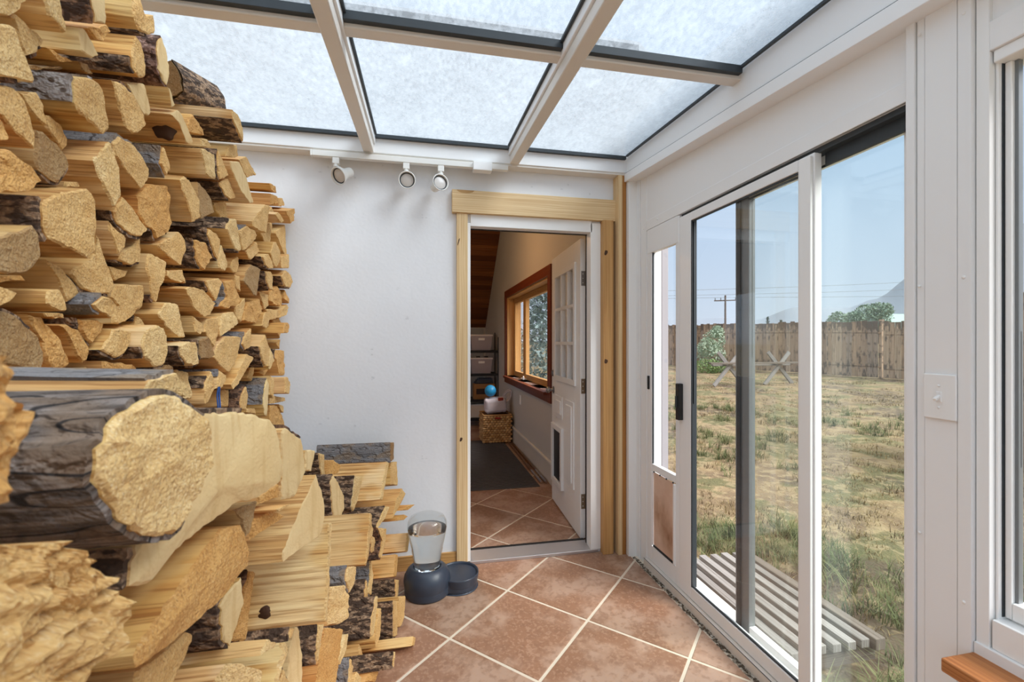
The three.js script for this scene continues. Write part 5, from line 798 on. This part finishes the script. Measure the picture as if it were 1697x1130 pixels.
{ // sawbuck of crossed rails
  const t = thing('sawbuck', 'weathered X-legged wooden sawbuck standing on the grass', 'sawbuck', { at: [9.1, gy(9.1, -10.9), -10.9] });
  const plank = (a, b, w, d) => { const L = a.distanceTo(b), g = new RoundedBoxGeometry(w, L, d, 1, 0.006); boxUV(g, 1); g.applyQuaternion(new THREE.Quaternion().setFromUnitVectors(V(0, 1, 0), V().subVectors(b, a).normalize())); g.translate((a.x + b.x) / 2, (a.y + b.y) / 2, (a.z + b.z) / 2); return g; };
  for (const x of [-0.75, 0.85]) { mesh('leg', plank(V(x - 0.5, 0, 0.05), V(x + 0.32, 0.92, 0.05), 0.1, 0.045), M.greyWood[1], t); mesh('leg', plank(V(x + 0.5, 0, -0.02), V(x - 0.32, 0.92, -0.02), 0.1, 0.045), M.greyWood[0], t); }
  mesh('beam', plank(V(-1.4, 0.62, 0.1), V(1.4, 0.62, 0.1), 0.05, 0.1), M.greyWood[2], t); mesh('beam', plank(V(-1.2, 0.56, -0.09), V(1.3, 0.56, -0.09), 0.05, 0.09), M.greyWood[0], t);
}
const leafMat = (r, g, b) => std({ color: C(r, g, b), roughness: 0.85, side: THREE.DoubleSide });
function foliage(blobs, n, s, jit = 0.25) { const pos = []; for (let k = 0; k < n; k++) { const [cx, cy, cz, rx, ry, rz] = blobs[(rnd() * blobs.length) | 0]; let d = V(rr(-1, 1), rr(-1, 1), rr(-1, 1)); if (d.length() > 1 || d.length() < 0.2) { k--; continue; } d.multiplyScalar(Math.pow(d.length(), -0.45)); const c = V(cx + d.x * rx, cy + d.y * ry, cz + d.z * rz), q = () => c.clone().add(V(rr(-s, s), rr(-s, s), rr(-s, s))); for (let j = 0; j < 3; j++) { const p = q(); pos.push(p.x, p.y, p.z); } } const g = new THREE.BufferGeometry(); g.setAttribute('position', new THREE.Float32BufferAttribute(pos, 3)); g.computeVertexNormals(); return g; }
function plant(name, label, cat, at, blobs, n, s, col, trunkH, trunkR, group) { const t = thing(name, label, cat, { at, group }); mesh('foliage', foliage(blobs, n, s), leafMat(...col), t); mesh('trunk', bar(V(0, -0.1, 0), V(0.02, trunkH, 0), trunkR, 8, trunkR * 0.6), std({ color: C(96, 78, 62), roughness: 0.9 }), t); return t; }
plant('shrub', 'grey-green leafy shrub in front of the fence', 'shrub', [10.9, gy(10.9, -15.2), -15.2], [[0, 0.6, 0, 0.55, 0.5, 0.5], [0.1, 1.15, 0, 0.4, 0.45, 0.4], [-0.25, 0.9, 0.1, 0.35, 0.4, 0.35], [0.25, 1.5, 0, 0.22, 0.25, 0.2]], 2600, 0.055, [168, 184, 160], 1.2, 0.03);
plant('shrub', 'low dark green bush under the grey-green shrub', 'shrub', [10.2, gy(10.2, -14.4), -14.4], [[0, 0.25, 0, 0.5, 0.28, 0.4], [0.4, 0.2, 0, 0.4, 0.22, 0.35]], 1500, 0.05, [120, 142, 88], 0.3, 0.02);
plant('spruce_tree', 'blue-green spruce seen through the cedar window', 'tree', [3.8, -0.1, -12.2], [...Array(16)].map((_, k) => { const y = 0.4 + k * 0.27; return [rr(-0.1, 0.1), y, rr(-0.1, 0.1), 1.7 - k * 0.1, 0.28, 1.7 - k * 0.1]; }), 9000, 0.09, [150, 168, 164], 4.6, 0.12);
plant('leafy_tree', 'round leafy tree beside the far house', 'tree', [58, 0.5, -48], [[0, 4.1, 0, 2.2, 1.8, 2.2], [-2.6, 3.4, 0, 1.4, 1.5, 1.4], [1.4, 5, 0, 1.5, 1.1, 1.5], [-5.2, 3, 0, 1.2, 1.8, 1.2]], 5000, 0.22, [130, 150, 130], 3, 0.22);
for (const [x, z, h, l] of [[49.8, -56.5, 4.4, 'taller of the two small conifers behind the fence'], [51.6, -56, 3.9, 'shorter of the two small conifers behind the fence']]) plant('conifer_tree', l, 'tree', [x, 0.5, z], [...Array(9)].map((_, k) => [0, 0.4 + k * h / 9, 0, 0.85 - k * 0.09, 0.25, 0.85 - k * 0.09]), 900, 0.12, [70, 88, 72], h, 0.07, 'small conifers behind the fence');
{ // far house
  const t = thing('house', 'far house with a pale green roof behind the fence', 'house', { at: [66, 0.5, -50.5] }); const hw = B('wall', t, std({ color: C(150, 142, 132), roughness: 0.8 }), -4.2, 4.6, 0, 2.6, -3, 3, 0.02);
  const sh = new THREE.Shape(); sh.moveTo(-3.6, 0); sh.lineTo(3.6, 0); sh.lineTo(0.3, 2.2); sh.lineTo(-0.3, 2.2); const g = new THREE.ExtrudeGeometry(sh, { depth: 10, bevelEnabled: false }); g.rotateY(Math.PI / 2); g.translate(-5, 2.6, 0); mesh('roof', g, std({ color: C(150, 172, 164), roughness: 0.6 }), t); for (const x of [-2.5, 0.5, 3]) B('window', hw, M.gasket, x - 0.5, x + 0.5, 1, 2.1, 2.98, 3.03, 0.01);
}
{ // utility pole and lines
  const px = 43.5, pz = -57.5, top = 7.9, m = std({ color: C(104, 88, 76), roughness: 0.9 });
  const t = thing('utility_pole', 'wooden utility pole with crossarm beyond the fence', 'utility pole', { at: [px, 0.3, pz] }); mesh('pole', bar(V(0, -1, 0), V(0, top, 0), 0.17, 8, 0.12), m, t);
  const arm = V(1, 0, 0.62).normalize(); const ca = mesh('crossarm', bar(arm.clone().multiplyScalar(-1.5).setY(top - 0.75), arm.clone().multiplyScalar(1.5).setY(top - 0.75), 0.08, 6), m, t); for (const k of [-1.35, -0.6, 1.35]) mesh('insulator', bar(arm.clone().multiplyScalar(k).setY(top - 0.7), arm.clone().multiplyScalar(k).setY(top - 0.35), 0.06, 6), M.darkAlu, ca);
  const wire = (o, y0, y1, lab) => { const a = V(px + arm.x * o, 0.3 + top - 0.3 + y0, pz + arm.z * o), b = V(118, 0.3 + top + y1, -54 + o * 0.5), e = V(-60, 6.4 + y1 * 0.2, -66 + o); const g = tube([e, V(-8, 6.2 + y1 * 0.2, -62 + o), a, V(80, a.y * 0.5 + b.y * 0.5 - 0.6, -55.7), b], 0.022, 60, 5), w = mesh('power_line', g, std({ color: C(112, 112, 112), roughness: 0.7 })); tag(w, lab, 'power line', 'power lines on the utility pole'); };
  wire(-1.3, 0, 2.6, 'lowest power line running from the utility pole'); wire(1.3, 1.2, 6.2, 'highest power line crossing the sky above the fence'); wire(0.5, 0.4, 4.6, 'middle power line crossing the sky above the fence');
}
{ // hills on the horizon, distance haze put into their blue-grey colour
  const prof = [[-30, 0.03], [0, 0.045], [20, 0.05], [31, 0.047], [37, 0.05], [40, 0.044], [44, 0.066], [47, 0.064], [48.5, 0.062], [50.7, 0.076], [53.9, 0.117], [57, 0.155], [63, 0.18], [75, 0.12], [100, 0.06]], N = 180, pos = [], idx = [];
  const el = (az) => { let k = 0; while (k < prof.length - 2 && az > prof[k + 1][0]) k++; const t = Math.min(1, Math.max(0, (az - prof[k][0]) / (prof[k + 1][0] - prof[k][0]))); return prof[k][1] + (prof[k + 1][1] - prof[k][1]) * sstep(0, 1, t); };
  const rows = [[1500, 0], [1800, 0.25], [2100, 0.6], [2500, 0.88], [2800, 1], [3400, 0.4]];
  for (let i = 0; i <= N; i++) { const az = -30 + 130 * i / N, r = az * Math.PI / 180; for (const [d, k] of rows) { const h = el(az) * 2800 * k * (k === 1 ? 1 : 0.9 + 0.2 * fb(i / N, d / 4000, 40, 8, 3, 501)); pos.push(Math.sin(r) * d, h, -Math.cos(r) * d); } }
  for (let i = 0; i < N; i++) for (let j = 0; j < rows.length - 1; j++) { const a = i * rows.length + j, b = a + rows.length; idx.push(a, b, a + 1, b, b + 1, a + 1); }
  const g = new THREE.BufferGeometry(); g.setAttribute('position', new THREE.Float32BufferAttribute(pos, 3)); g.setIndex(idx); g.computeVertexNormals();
  const m = mesh('hills', g, std({ color: C(132, 140, 150), roughness: 1, side: THREE.DoubleSide })); tag(m, 'bare hills on the horizon with haze in their colour', 'hills', null, 'structure');
}
renderer.render(scene, camera);
